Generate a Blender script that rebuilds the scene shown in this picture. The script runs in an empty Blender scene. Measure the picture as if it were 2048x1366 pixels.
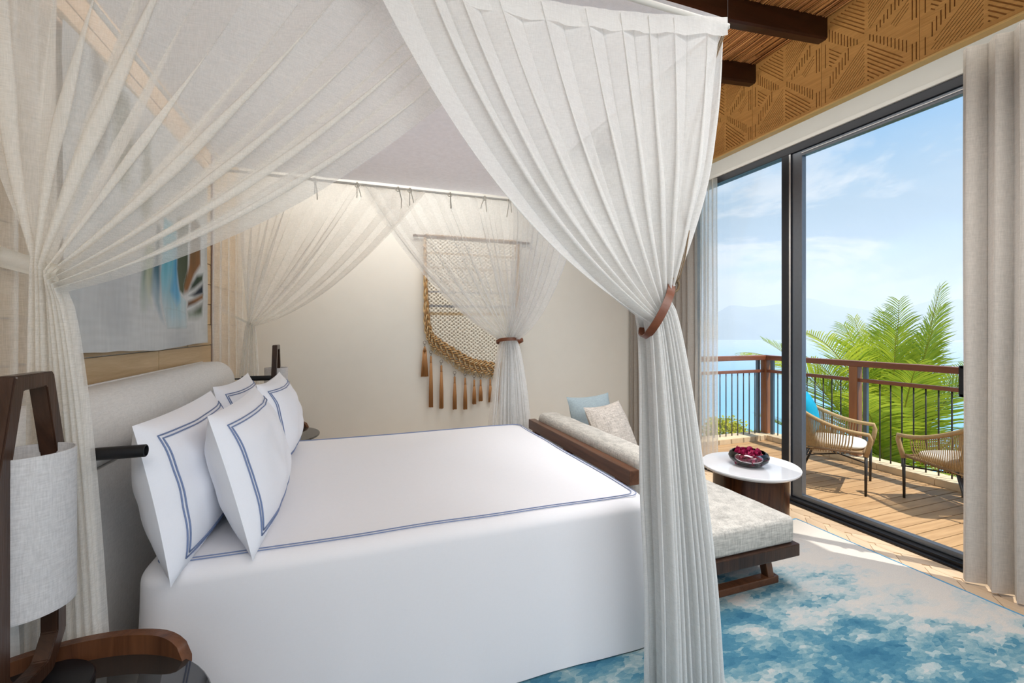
import bpy, bmesh, math, random
from mathutils import Vector, Matrix, noise as mn
from mathutils.geometry import delaunay_2d_cdt
R = random.Random(7)
PI = math.pi
S = bpy.context.scene
COL = S.collection

# ------------------------------------------------------------------ camera, world, lights
cam_d = bpy.data.cameras.new('camera'); cam = bpy.data.objects.new('camera', cam_d); COL.objects.link(cam)
cam_d.sensor_width = 36; cam_d.lens = 880 / 2048 * 36
cam_d.shift_y = -24 / 2048
cam_d.clip_start = .05; cam_d.clip_end = 30000
cam.location = (0, 0, 1.5)
cam.rotation_euler = (PI / 2, 0, -math.atan2(315, 880))
S.camera = cam
S.view_settings.view_transform = 'Standard'; S.view_settings.look = 'None'
S.view_settings.gamma = 1; S.view_settings.use_curve_mapping = False
S.view_settings.exposure = 0.10
S.cycles.use_denoising = True
S.cycles.max_bounces = 10; S.cycles.diffuse_bounces = 5; S.cycles.transparent_max_bounces = 32
S.cycles.transmission_bounces = 8; S.cycles.volume_bounces = 1
S.cycles.caustics_reflective = False; S.cycles.caustics_refractive = False
S.cycles.sample_clamp_indirect = 6

W = bpy.data.worlds.new('world'); S.world = W; W.use_nodes = True
nt = W.node_tree; nt.nodes.clear()
def nn(nt, t, **k):
    n = nt.nodes.new(t)
    for a, b in k.items():
        if a.startswith('i_'): n.inputs[a[2:].replace('_', ' ')].default_value = b
        elif a.startswith('n_'): n.inputs[int(a[2:])].default_value = b
        else: setattr(n, a, b)
    return n
def ramp(nt, fac, stops, interp='LINEAR'):
    r = nt.nodes.new('ShaderNodeValToRGB'); r.color_ramp.interpolation = interp
    e = r.color_ramp.elements
    while len(e) < len(stops): e.new(.5)
    for i, (p, c) in enumerate(stops):
        e[i].position = p; e[i].color = (*c, 1) if len(c) == 3 else c
    nt.links.new(fac, r.inputs[0]); return r.outputs[0]
def math_(nt, op, a, b=None, c=None):
    m = nt.nodes.new('ShaderNodeMath'); m.operation = op
    for i, x in enumerate((a, b, c)):
        if x is None: continue
        if isinstance(x, (int, float)): m.inputs[i].default_value = x
        else: nt.links.new(x, m.inputs[i])
    return m.outputs[0]
def mixc(nt, fac, a, b, mode='MIX'):
    m = nt.nodes.new('ShaderNodeMix'); m.data_type = 'RGBA'; m.blend_type = mode
    for s, x in ((m.inputs[0], fac), (m.inputs[6], a), (m.inputs[7], b)):
        if isinstance(x, (int, float)): s.default_value = x
        elif isinstance(x, tuple): s.default_value = (*x, 1) if len(x) == 3 else x
        else: nt.links.new(x, s)
    return m.outputs[2]
tc = nn(nt, 'ShaderNodeTexCoord'); sep = nn(nt, 'ShaderNodeSeparateXYZ')
nt.links.new(tc.outputs['Generated'], sep.inputs[0])
zc = sep.outputs[2]
sky = ramp(nt, zc, [(0.0, (.66, .83, .96)), (.08, (.56, .78, .95)), (.20, (.42, .68, .93)), (.34, (.29, .56, .90)), (.6, (.17, .44, .82)), (1, (.12, .34, .72))])
def sky_noise(sx, sz, loc, **k):
    m_ = nn(nt, 'ShaderNodeMapping'); m_.inputs['Scale'].default_value = (sx, sx, sz); m_.inputs['Location'].default_value = loc
    nt.links.new(tc.outputs['Generated'], m_.inputs[0]); n_ = nn(nt, 'ShaderNodeTexNoise', **k); nt.links.new(m_.outputs[0], n_.inputs[0]); return n_.outputs[0]
puff = ramp(nt, sky_noise(3.1, 8.0, (1.7, .6, .35), i_Scale=1., i_Detail=9., i_Roughness=.62, i_Distortion=.3), [(.47, (0, 0, 0)), (.55, (.75, .75, .75)), (.66, (1, 1, 1))])
grey = ramp(nt, sky_noise(1.3, 6.5, (4.1, 2.2, .9), i_Scale=1., i_Detail=7., i_Roughness=.52, i_Distortion=.4), [(.40, (0, 0, 0)), (.54, (1, 1, 1))])
wisp = ramp(nt, sky_noise(1.6, 3.6, (.3, 5.2, .1), i_Scale=1., i_Detail=8., i_Roughness=.55, i_Distortion=.6), [(.40, (0, 0, 0)), (.75, (.8, .8, .8))])
band = ramp(nt, zc, [(.0, (1, 1, 1)), (.22, (1, 1, 1)), (.36, (.15, .15, .15)), (.7, (.3, .3, .3))])
c0 = mixc(nt, math_(nt, 'MULTIPLY', wisp, .75), sky, (.72, .86, .97))
lowband = ramp(nt, zc, [(.0, (.9, .9, .9)), (.07, (.8, .8, .8)), (.12, (.25, .25, .25)), (.2, (0, 0, 0))])
c0 = mixc(nt, lowband, c0, (.88, .94, .98))
c1 = mixc(nt, math_(nt, 'MULTIPLY', math_(nt, 'MULTIPLY', grey, band), .85), c0, (.46, .60, .74))
c2 = mixc(nt, math_(nt, 'MULTIPLY', puff, math_(nt, 'MULTIPLY', band, .85)), c1, (.95, .96, .98))
bg = nn(nt, 'ShaderNodeBackground', i_Strength=1.0); nt.links.new(c2, bg.inputs[0])
wo = nn(nt, 'ShaderNodeOutputWorld'); nt.links.new(bg.outputs[0], wo.inputs[0])

def lamp(name, kind, loc, target, energy, color=(1, 1, 1), size=1, size_y=None, spread=180):
    d = bpy.data.lights.new(name, kind); d.energy = energy; d.color = color
    o = bpy.data.objects.new(name, d); COL.objects.link(o); o.location = loc
    o.rotation_euler = (Vector(target) - Vector(loc)).to_track_quat('-Z', 'Y').to_euler()
    if kind == 'AREA':
        d.shape = 'RECTANGLE'; d.size = size; d.size_y = size_y or size; d.spread = math.radians(spread)
    if kind == 'SUN': d.angle = math.radians(.6)
    return o
lamp('sun', 'SUN', (12, -14, 36), (0, 0, 0), 5.0, (1, .95, .86))
lamp('fill_light_behind', 'AREA', (1.2, -1.2, 3.40), (.8, 2.0, .9), 67, (1, .965, .925), 3.4, 1.8, 125)  # added soft fill, unseen above and behind the camera
lamp('fill_light_foot', 'AREA', (2.2, 1.9, 3.45), (2.2, 2.1, 0), 40, (.97, .985, 1), 1.2, 2.2, 110)  # unseen light added to brighten the daybed from above
lamp('fill_light_head', 'AREA', (0.5, 4.3, 3.35), (0.6, 4.8, 0), 27, (1, .975, .93), 2.8, .5, 150)  # added fill that lifts the back wall, not a real fixture
lamp('fill_light_canopy', 'AREA', (0.2, 2.6, 3.25), (0.2, 2.6, 0), 20, (.88, .94, 1), 1.9, 1.9)  # invented overhead fill for the canopy cloth and the bed
lamp('fill_uplight', 'AREA', (.65, 2.6, 2.92), (.65, 2.601, 5), 66, (1, .90, .76), 1.4, 2.0)  # added source hidden on the canopy top, brightens reeds and pelmet
lamp('pelmet_fill_light', 'AREA', (3.30, 2.2, 3.20), (3.6, 2.2, 3.18), 3.0, (1, .97, .93), 4.2, .05)  # added strip out of sight behind the pelmet, brightens the white lintel

# ------------------------------------------------------------------ materials
def mat(name):
    m = bpy.data.materials.new(name); m.use_nodes = True; m.node_tree.nodes.clear(); return m, m.node_tree
def out(nt, sh, disp=None):
    o = nt.nodes.new('ShaderNodeOutputMaterial'); nt.links.new(sh, o.inputs[0])
def coord(nt, kind='Object', scale=(1, 1, 1), rot=(0, 0, 0)):
    t = nt.nodes.new('ShaderNodeTexCoord'); m = nt.nodes.new('ShaderNodeMapping')
    m.inputs['Scale'].default_value = scale; m.inputs['Rotation'].default_value = rot
    nt.links.new(t.outputs[kind], m.inputs[0]); return m.outputs[0]
def noise(nt, v, scale, detail=4., rough=.55, dist=0.):
    n = nn(nt, 'ShaderNodeTexNoise', i_Scale=scale, i_Detail=detail, i_Roughness=rough, i_Distortion=dist)
    if v is not None: nt.links.new(v, n.inputs[0])
    return n.outputs[0]
def bump(nt, h, strength=.3, dist=.01):
    b = nn(nt, 'ShaderNodeBump', i_Strength=strength, i_Distance=dist); nt.links.new(h, b.inputs['Height']); return b.outputs[0]
def pbsdf(nt, color, rough=.6, normal=None, metal=0., spec=.5, **k):
    p = nt.nodes.new('ShaderNodeBsdfPrincipled')
    if isinstance(color, tuple): p.inputs['Base Color'].default_value = (*color, 1)
    else: nt.links.new(color, p.inputs['Base Color'])
    if isinstance(rough, (int, float)): p.inputs['Roughness'].default_value = rough
    else: nt.links.new(rough, p.inputs['Roughness'])
    p.inputs['Metallic'].default_value = metal; p.inputs['Specular IOR Level'].default_value = spec
    if normal is not None: nt.links.new(normal, p.inputs['Normal'])
    for a, b in k.items(): p.inputs[a.replace('_', ' ')].default_value = b
    return p.outputs[0]
def plain(name, color, rough=.6, var=.12, nscale=20., bumpk=0., metal=0., spec=.5, scale=(1, 1, 1), kind='Object', bdist=.004):
    m, nt = mat(name)
    n = noise(nt, coord(nt, kind, scale), nscale)
    c = mixc(nt, n, tuple(x * (1 - var) for x in color), tuple(min(1, x * (1 + var)) for x in color))
    out(nt, pbsdf(nt, c, rough, bump(nt, n, bumpk, bdist) if bumpk else None, metal, spec)); return m
def wood(name, dark, light, axis=0, grain=14., rough=.4, bumpk=.15, var=True, spec=.4):
    m, nt = mat(name)
    sc = [grain] * 3; sc[axis] = grain * .07
    v = coord(nt, 'Object', tuple(sc))
    if var:
        oi = nt.nodes.new('ShaderNodeObjectInfo'); add = nn(nt, 'ShaderNodeVectorMath', operation='ADD')
        mul = nn(nt, 'ShaderNodeVectorMath', operation='SCALE'); mul.inputs['Scale'].default_value = 37
        cb = nt.nodes.new('ShaderNodeCombineXYZ')
        for i in range(3): nt.links.new(oi.outputs['Random'], cb.inputs[i])
        nt.links.new(cb.outputs[0], mul.inputs[0]); nt.links.new(v, add.inputs[0]); nt.links.new(mul.outputs[0], add.inputs[1]); v = add.outputs[0]
    n = noise(nt, v, 1., 6., .65, 1.2)
    f = noise(nt, v, 7., 3., .6)
    c = mixc(nt, ramp(nt, n, [(.3, (0, 0, 0)), (.7, (1, 1, 1))]), dark, light)
    c = mixc(nt, math_(nt, 'MULTIPLY', f, .3), c, dark)
    if var:
        c = mixc(nt, .9, c, mixc(nt, oi.outputs['Random'], (.82, .80, .78), (1.0, 1.0, 1.0)), 'MULTIPLY')
    out(nt, pbsdf(nt, c, rough, bump(nt, f, bumpk, .004), 0, spec)); return m
def cloth(name, color, weave=600., rough=.9, bumpk=.25, var=.08, trans=0.):
    m, nt = mat(name)
    v1 = coord(nt, 'Object', (1, 1, .12)); v2 = coord(nt, 'Object', (.12, .12, 1))
    a = noise(nt, v1, weave * .5, 2.); b = noise(nt, v2, weave * .5, 2.)
    s = math_(nt, 'MULTIPLY', math_(nt, 'ADD', a, b), .5)
    c = mixc(nt, ramp(nt, s, [(.35, (0, 0, 0)), (.65, (1, 1, 1))]), tuple(x * (1 - var) for x in color), tuple(min(1, x * (1 + var)) for x in color))
    p = pbsdf(nt, c, rough, bump(nt, s, bumpk, .003), 0, .2)
    if trans:
        t = nt.nodes.new('ShaderNodeBsdfTranslucent'); nt.links.new(c, t.inputs[0])
        mx = nn(nt, 'ShaderNodeMixShader', n_0=trans); nt.links.new(p, mx.inputs[1]); nt.links.new(t.outputs[0], mx.inputs[2]); p = mx.outputs[0]
    out(nt, p); return m
def sheer(name, color, alpha=.78, trans=.5):
    m, nt = mat(name)
    v1 = coord(nt, 'Object', (1, 1, .06)); v2 = coord(nt, 'Object', (.1, .1, 1))
    a = noise(nt, v1, 420., 3., .6); b = noise(nt, v2, 420., 3., .6); big = noise(nt, coord(nt, 'Object'), 3.5, 3.)
    s = math_(nt, 'ADD', math_(nt, 'MULTIPLY', a, .5), math_(nt, 'MULTIPLY', b, .5))
    s2 = math_(nt, 'ADD', math_(nt, 'MULTIPLY', math_(nt, 'SUBTRACT', s, .5), .6), math_(nt, 'MULTIPLY', math_(nt, 'SUBTRACT', big, .5), .35))
    al = nn(nt, 'ShaderNodeMath', operation='ADD', use_clamp=True); al.inputs[1].default_value = alpha; nt.links.new(s2, al.inputs[0])
    d = nt.nodes.new('ShaderNodeBsdfDiffuse'); d.inputs[0].default_value = (*color, 1)
    t = nt.nodes.new('ShaderNodeBsdfTranslucent'); t.inputs[0].default_value = (*color, 1)
    mx = nn(nt, 'ShaderNodeMixShader', n_0=trans); nt.links.new(d.outputs[0], mx.inputs[1]); nt.links.new(t.outputs[0], mx.inputs[2])
    tr = nt.nodes.new('ShaderNodeBsdfTransparent')
    m2 = nt.nodes.new('ShaderNodeMixShader'); nt.links.new(al.outputs[0], m2.inputs[0]); nt.links.new(tr.outputs[0], m2.inputs[1]); nt.links.new(mx.outputs[0], m2.inputs[2])
    out(nt, m2.outputs[0]); return m
def glass(name, tint=(1, 1, 1), refl=1.0):
    m, nt = mat(name)
    fr = nn(nt, 'ShaderNodeFresnel', i_IOR=1.45); tr = nt.nodes.new('ShaderNodeBsdfTransparent'); tr.inputs[0].default_value = (*tint, 1)
    gl = nn(nt, 'ShaderNodeBsdfGlossy', i_Roughness=.0)
    mx = nt.nodes.new('ShaderNodeMixShader'); nt.links.new(math_(nt, 'MULTIPLY', fr.outputs[0], refl), mx.inputs[0])
    nt.links.new(tr.outputs[0], mx.inputs[1]); nt.links.new(gl.outputs[0], mx.inputs[2]); out(nt, mx.outputs[0]); return m

M = {}
M['wall'] = plain('wall_plaster', (.80, .785, .72), .8, .03, 6., .05)
M['white'] = plain('white_paint', (.74, .72, .67), .6, .03, 8.)
M['oak'] = wood('pale_oak', (.56, .39, .21), (.76, .58, .36), 1, 16., .5, .35)
M['carved'] = wood('carved_oak', (.40, .205, .056), (.62, .335, .11), 1, 22., .5, .5, False)
M['beam'] = wood('beam_wood', (.020, .005, .003), (.050, .013, .007), 0, 12., .35, .2)
M['reed'] = None
M['dark'] = wood('dark_walnut', (.022, .010, .006), (.075, .033, .018), 2, 20., .28, .2)
M['walnut'] = wood('walnut', (.07, .026, .012), (.17, .07, .032), 1, 18., .3, .15)
M['walnut_v'] = wood('walnut_upright', (.07, .026, .012), (.19, .075, .032), 2, 18., .3, .15)
M['tablewood'] = wood('table_wood', (.018, .006, .003), (.11, .036, .012), 2, 18., .25, .1)
M['deckwood'] = wood('deck_board', (.36, .21, .095), (.58, .37, .19), 0, 18., .6, .3)
M['railwood'] = wood('rail_wood', (.20, .060, .028), (.33, .11, .05), 1, 14., .35, .15)
M['railwood_x'] = wood('rail_wood_cross', (.20, .060, .028), (.33, .11, .05), 0, 14., .35, .15)
M['postwood'] = wood('post_wood', (.26, .09, .03), (.42, .17, .06), 2, 14., .4, .15)
M['floorwood'] = wood('floor_oak', (.50, .36, .23), (.66, .50, .35), 1, 14., .35, .1)
M['black'] = plain('black_metal', (.012, .012, .014), .35, .2, 30., metal=.3)
M['frame'] = plain('charcoal_frame', (.024, .026, .032), .35, .1, 30., metal=.4)
M['alu'] = plain('grey_aluminium', (.16, .18, .21), .35, .1, 30., metal=.7)
M['steel'] = plain('steel_post', (.10, .13, .15), .4, .1, 20., metal=.5)
M['silver'] = plain('silver_seal', (.75, .75, .76), .25, .05, 30., metal=.8)
M['glass'] = glass('window_glass', (.985, .99, .99), .12)
M['sheer'] = sheer('sheer_linen', (.92, .915, .90), .84, .42)
M['sheer_head'] = sheer('sheer_linen_head', (.94, .91, .86), .54, .45)
M['sheer_far'] = sheer('sheer_linen_far', (.93, .925, .91), .56, .42)
M['sheer_window'] = sheer('sheer_window_linen', (.88, .84, .78), .55, .6)
M['roofcloth'] = cloth('canopy_cloth', (.80, .81, .85), 500, .9, .1, .06, .12)
M['ribbon'] = cloth('ribbon_cloth', (.86, .84, .78), 500, .9, .1, .03, .3)
M['drape'] = cloth('beige_drape', (.60, .545, .485), 400, .9, .35, .10, .15)
M['greydrape'] = cloth('grey_drape', (.38, .355, .32), 400, .9, .3, .08)
M['duvet'] = cloth('white_cotton', (.815, .805, .825), 900, .75, .04, .01)
M['pillow'] = cloth('white_pillow_cotton', (.87, .875, .92), 900, .75, .05, .01)
M['blue'] = plain('blue_piping', (.19, .25, .42), .7, .1, 200.)
M['linen'] = cloth('headboard_linen', (.72, .705, .68), 500, .9, .25, .08)
M['boucle'] = cloth('bench_linen', (.50, .475, .43), 260, .95, .6, .28)
M['tweed'] = cloth('tweed_cushion', (.47, .42, .37), 300, .95, .6, .30)
M['teal'] = cloth('pale_blue_cushion', (.30, .36, .38), 500, .8, .2, .12)
M['leather'] = plain('tan_leather', (.16, .046, .016), .38, .25, 60., .2)
M['tassel'] = plain('tassel_leather', (.38, .18, .06), .55, .3, 90., .2, scale=(1, 1, .1))
M['rope'] = plain('brown_rope', (.43, .25, .10), .85, .35, 120., .5)
M['lightrope'] = plain('light_rope', (.60, .46, .26), .85, .25, 120., .5)
M['cord'] = plain('tie_cord', (.20, .14, .08), .8, .5, 160., .5)
M['marble'] = plain('white_marble', (.80, .80, .81), .08, .06, 5., 0, 0, .6)
M['brass'] = plain('dark_brass_ring', (.16, .12, .09), .35, .2, 60., metal=.8)
M['shade'] = cloth('lamp_shade_linen', (.78, .77, .77), 700, .9, .35, .12, .35)
M['darkglass'] = None
M['stone'] = plain('beige_stone', (.66, .52, .34), .85, .25, 9., .5)
M['wallstone'] = plain('pale_stone', (.62, .52, .38), .85, .2, 14., .5)
M['wicker'] = plain('tan_rope_weave', (.42, .28, .13), .75, .3, 60., .3)
M['wickerdark'] = plain('brown_rope_weave', (.22, .13, .06), .75, .3, 60., .3)
M['legmetal'] = plain('chair_leg_metal', (.045, .042, .04), .4, .15, 30., metal=.5)
M['turquoise'] = cloth('turquoise_canvas', (.005, .29, .46), 500, .9, .2, .08)
M['seatpad'] = cloth('cream_canvas', (.82, .78, .70), 500, .9, .2, .04)
M['petal'] = plain('magenta_petal', (.32, .004, .06), .5, .4, 60.)
M['trim'] = plain('mauve_metal_trim', (.40, .34, .36), .3, .08, 20., metal=.6)
M['soil'] = plain('hill_ground', (.10, .13, .05), .95, .4, .6)
M['trunk'] = plain('palm_trunk', (.22, .17, .11), .9, .3, 20., .5)
M['crownfibre'] = plain('palm_fibre', (.55, .32, .07), .9, .3, 30., .5)

def mk_reed():
    m, nt = mat('reed_thatch')
    v = coord(nt, 'Object', (120, 2.5, 120)); n = noise(nt, v, 1., 4., .6)
    b = noise(nt, coord(nt, 'Object', (3, 1, 3)), 1.2, 3.)
    c = mixc(nt, ramp(nt, n, [(.3, (0, 0, 0)), (.7, (1, 1, 1))]), (.20, .055, .014), (.80, .40, .12))
    c = mixc(nt, math_(nt, 'MULTIPLY', b, .45), c, (.20, .05, .015))
    out(nt, pbsdf(nt, c, .6)); return m
M['reed'] = mk_reed()
def mk_darkglass():
    m, nt = mat('smoked_glass'); out(nt, pbsdf(nt, (.03, .028, .026), .03, None, 0, .9)); return m
M['darkglass'] = mk_darkglass()
def mk_glassbowl():
    m, nt = mat('clear_glass'); p = pbsdf(nt, (1, .97, .97), .0, None, 0, .5, Transmission_Weight=1.0, IOR=1.3)
    out(nt, p); return m
M['bowl'] = glass('bowl_glass', (.93, .88, .90), 1.4)
def mk_rug():
    m, nt = mat('rug_pile')
    co = coord(nt, 'Object', (1, 1, 1))
    st = nn(nt, 'ShaderNodeMapping'); st.inputs['Scale'].default_value = (2.3, 4.6, 1); st.inputs['Rotation'].default_value = (0, 0, .12); nt.links.new(co, st.inputs[0])
    vo = nn(nt, 'ShaderNodeTexVoronoi', feature='F1', i_Scale=13.0, i_Randomness=1.0)
    ws = nn(nt, 'ShaderNodeTexNoise', i_Scale=7., i_Detail=3.); nt.links.new(st.outputs[0], ws.inputs[0])
    wv = nn(nt, 'ShaderNodeVectorMath', operation='MULTIPLY_ADD'); wv.inputs[1].default_value = (.14, .14, 0); nt.links.new(ws.outputs['Color'], wv.inputs[0]); nt.links.new(st.outputs[0], wv.inputs[2])
    nt.links.new(wv.outputs[0], vo.inputs['Vector'])
    big = noise(nt, st.outputs[0], .6, 2., .5)
    pat = noise(nt, vo.outputs['Position'], 1.55, 4., .62, .3)
    fine = noise(nt, st.outputs[0], 7., 5., .7)
    cellr = nt.nodes.new('ShaderNodeSeparateColor'); nt.links.new(vo.outputs['Color'], cellr.inputs[0])
    sp = nt.nodes.new('ShaderNodeSeparateXYZ'); nt.links.new(co, sp.inputs[0])
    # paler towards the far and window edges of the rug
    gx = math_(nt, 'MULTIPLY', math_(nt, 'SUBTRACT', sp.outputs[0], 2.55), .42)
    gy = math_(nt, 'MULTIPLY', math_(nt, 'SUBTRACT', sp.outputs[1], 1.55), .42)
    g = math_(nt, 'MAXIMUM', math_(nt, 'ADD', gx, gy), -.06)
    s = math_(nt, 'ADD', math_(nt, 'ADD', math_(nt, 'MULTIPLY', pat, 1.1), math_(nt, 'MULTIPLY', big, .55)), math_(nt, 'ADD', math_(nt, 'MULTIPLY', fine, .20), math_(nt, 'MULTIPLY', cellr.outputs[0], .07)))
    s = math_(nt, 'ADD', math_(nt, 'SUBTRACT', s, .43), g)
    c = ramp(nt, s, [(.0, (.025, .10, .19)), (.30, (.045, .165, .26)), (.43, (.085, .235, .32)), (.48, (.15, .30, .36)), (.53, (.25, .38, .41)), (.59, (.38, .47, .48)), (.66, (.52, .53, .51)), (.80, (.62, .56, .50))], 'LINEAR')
    pile = noise(nt, coord(nt, 'Object', (1, 1, 1)), 220., 2., .7)
    c = mixc(nt, math_(nt, 'MULTIPLY', pile, .35), c, (.03, .10, .16), 'MULTIPLY')
    out(nt, pbsdf(nt, c, .95, bump(nt, math_(nt, 'ADD', pile, math_(nt, 'MULTIPLY', pat, 1.5)), .6, .006), 0, .1)); return m
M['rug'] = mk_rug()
def mk_attr(name, attr='Col', rough=.7, trans=0., bumpk=0.):
    m, nt = mat(name); a = nn(nt, 'ShaderNodeAttribute', attribute_name=attr)
    nrm = bump(nt, noise(nt, coord(nt, 'Object', (1, 1, 1)), 400., 2.), bumpk, .002) if bumpk else None
    p = pbsdf(nt, a.outputs[0], rough, nrm, 0, .3)
    if trans:
        t = nt.nodes.new('ShaderNodeBsdfTranslucent'); nt.links.new(a.outputs[0], t.inputs[0])
        mx = nn(nt, 'ShaderNodeMixShader', n_0=trans); nt.links.new(p, mx.inputs[1]); nt.links.new(t.outputs[0], mx.inputs[2]); p = mx.outputs[0]
    out(nt, p); return m
M['canvas'] = mk_attr('painted_linen', 'Col', .9, 0, .3)
M['frond'] = mk_attr('palm_leaf', 'Col', .38, .45)
M['bush'] = mk_attr('bush_leaf', 'Col', .6, .4)
def mk_sea():
    m, nt = mat('sea_water')
    n = noise(nt, coord(nt, 'Object', (1, 1, 1)), .02, 6., .6)
    sp = nt.nodes.new('ShaderNodeSeparateXYZ'); nt.links.new(coord(nt, 'Object'), sp.inputs[0])
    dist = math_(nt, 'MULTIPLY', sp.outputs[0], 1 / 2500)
    c = ramp(nt, dist, [(.06, (.13, .42, .56)), (.2, (.15, .40, .61)), (.5, (.30, .46, .66)), (1, (.40, .50, .68))])  # haze over the far water put into the colour, paler with distance
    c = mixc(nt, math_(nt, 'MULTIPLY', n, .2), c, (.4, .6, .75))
    out(nt, pbsdf(nt, c, .35, bump(nt, n, .2, 1.), 0, .3)); return m
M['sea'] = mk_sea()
M['mountain'] = plain('far_mountain', (.20, .24, .22), .95, .35, .004)
def mk_haze():
    m, nt = mat('sea_haze'); v = nn(nt, 'ShaderNodeVolumeScatter', i_Density=.00030, i_Anisotropy=.25); v.inputs[0].default_value = (.93, .96, 1, 1)
    o = nt.nodes.new('ShaderNodeOutputMaterial'); nt.links.new(v.outputs[0], o.inputs['Volume']); return m
M['haze'] = mk_haze()
def mk_knit():
    m, nt = mat('cream_knit')
    v = coord(nt, 'Object', (1, 1, 1))
    sp = nt.nodes.new('ShaderNodeSeparateXYZ'); nt.links.new(v, sp.inputs[0])
    wob = noise(nt, v, 14., 3.)
    x = math_(nt, 'ADD', math_(nt, 'MULTIPLY', sp.outputs[0], 125.), math_(nt, 'MULTIPLY', wob, 5.)); z = math_(nt, 'ADD', math_(nt, 'MULTIPLY', sp.outputs[2], 150.), math_(nt, 'MULTIPLY', wob, 7.))
    hole = math_(nt, 'ADD', math_(nt, 'MULTIPLY', math_(nt, 'MULTIPLY', math_(nt, 'SINE', x), math_(nt, 'SINE', z)), .5), .5)
    c = ramp(nt, hole, [(.06, (.26, .22, .16)), (.25, (.62, .57, .46)), (.55, (.84, .80, .69))])
    # a few woven bands across: grey blue near the bottom, sand above
    zb = math_(nt, 'ADD', sp.outputs[2], math_(nt, 'MULTIPLY', wob, .03))
    for z0, wd, colr in ((1.775, .014, (.16, .18, .22)), (1.69, .016, (.40, .27, .12)), (2.36, .012, (.52, .40, .26)), (2.20, .012, (.50, .40, .28)), (1.93, .010, (.26, .27, .30)), (2.05, .01, (.5, .43, .33))):
        d = math_(nt, 'ABSOLUTE', math_(nt, 'SUBTRACT', zb, z0))
        k = nn(nt, 'ShaderNodeMapRange', n_1=wd * .7, n_2=wd * 1.3, n_3=.75, n_4=0.); nt.links.new(d, k.inputs[0])
        c = mixc(nt, k.outputs[0], c, colr)
    out(nt, pbsdf(nt, c, .95, bump(nt, hole, .8, .01), 0, .1)); return m
M['knit'] = mk_knit()

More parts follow.
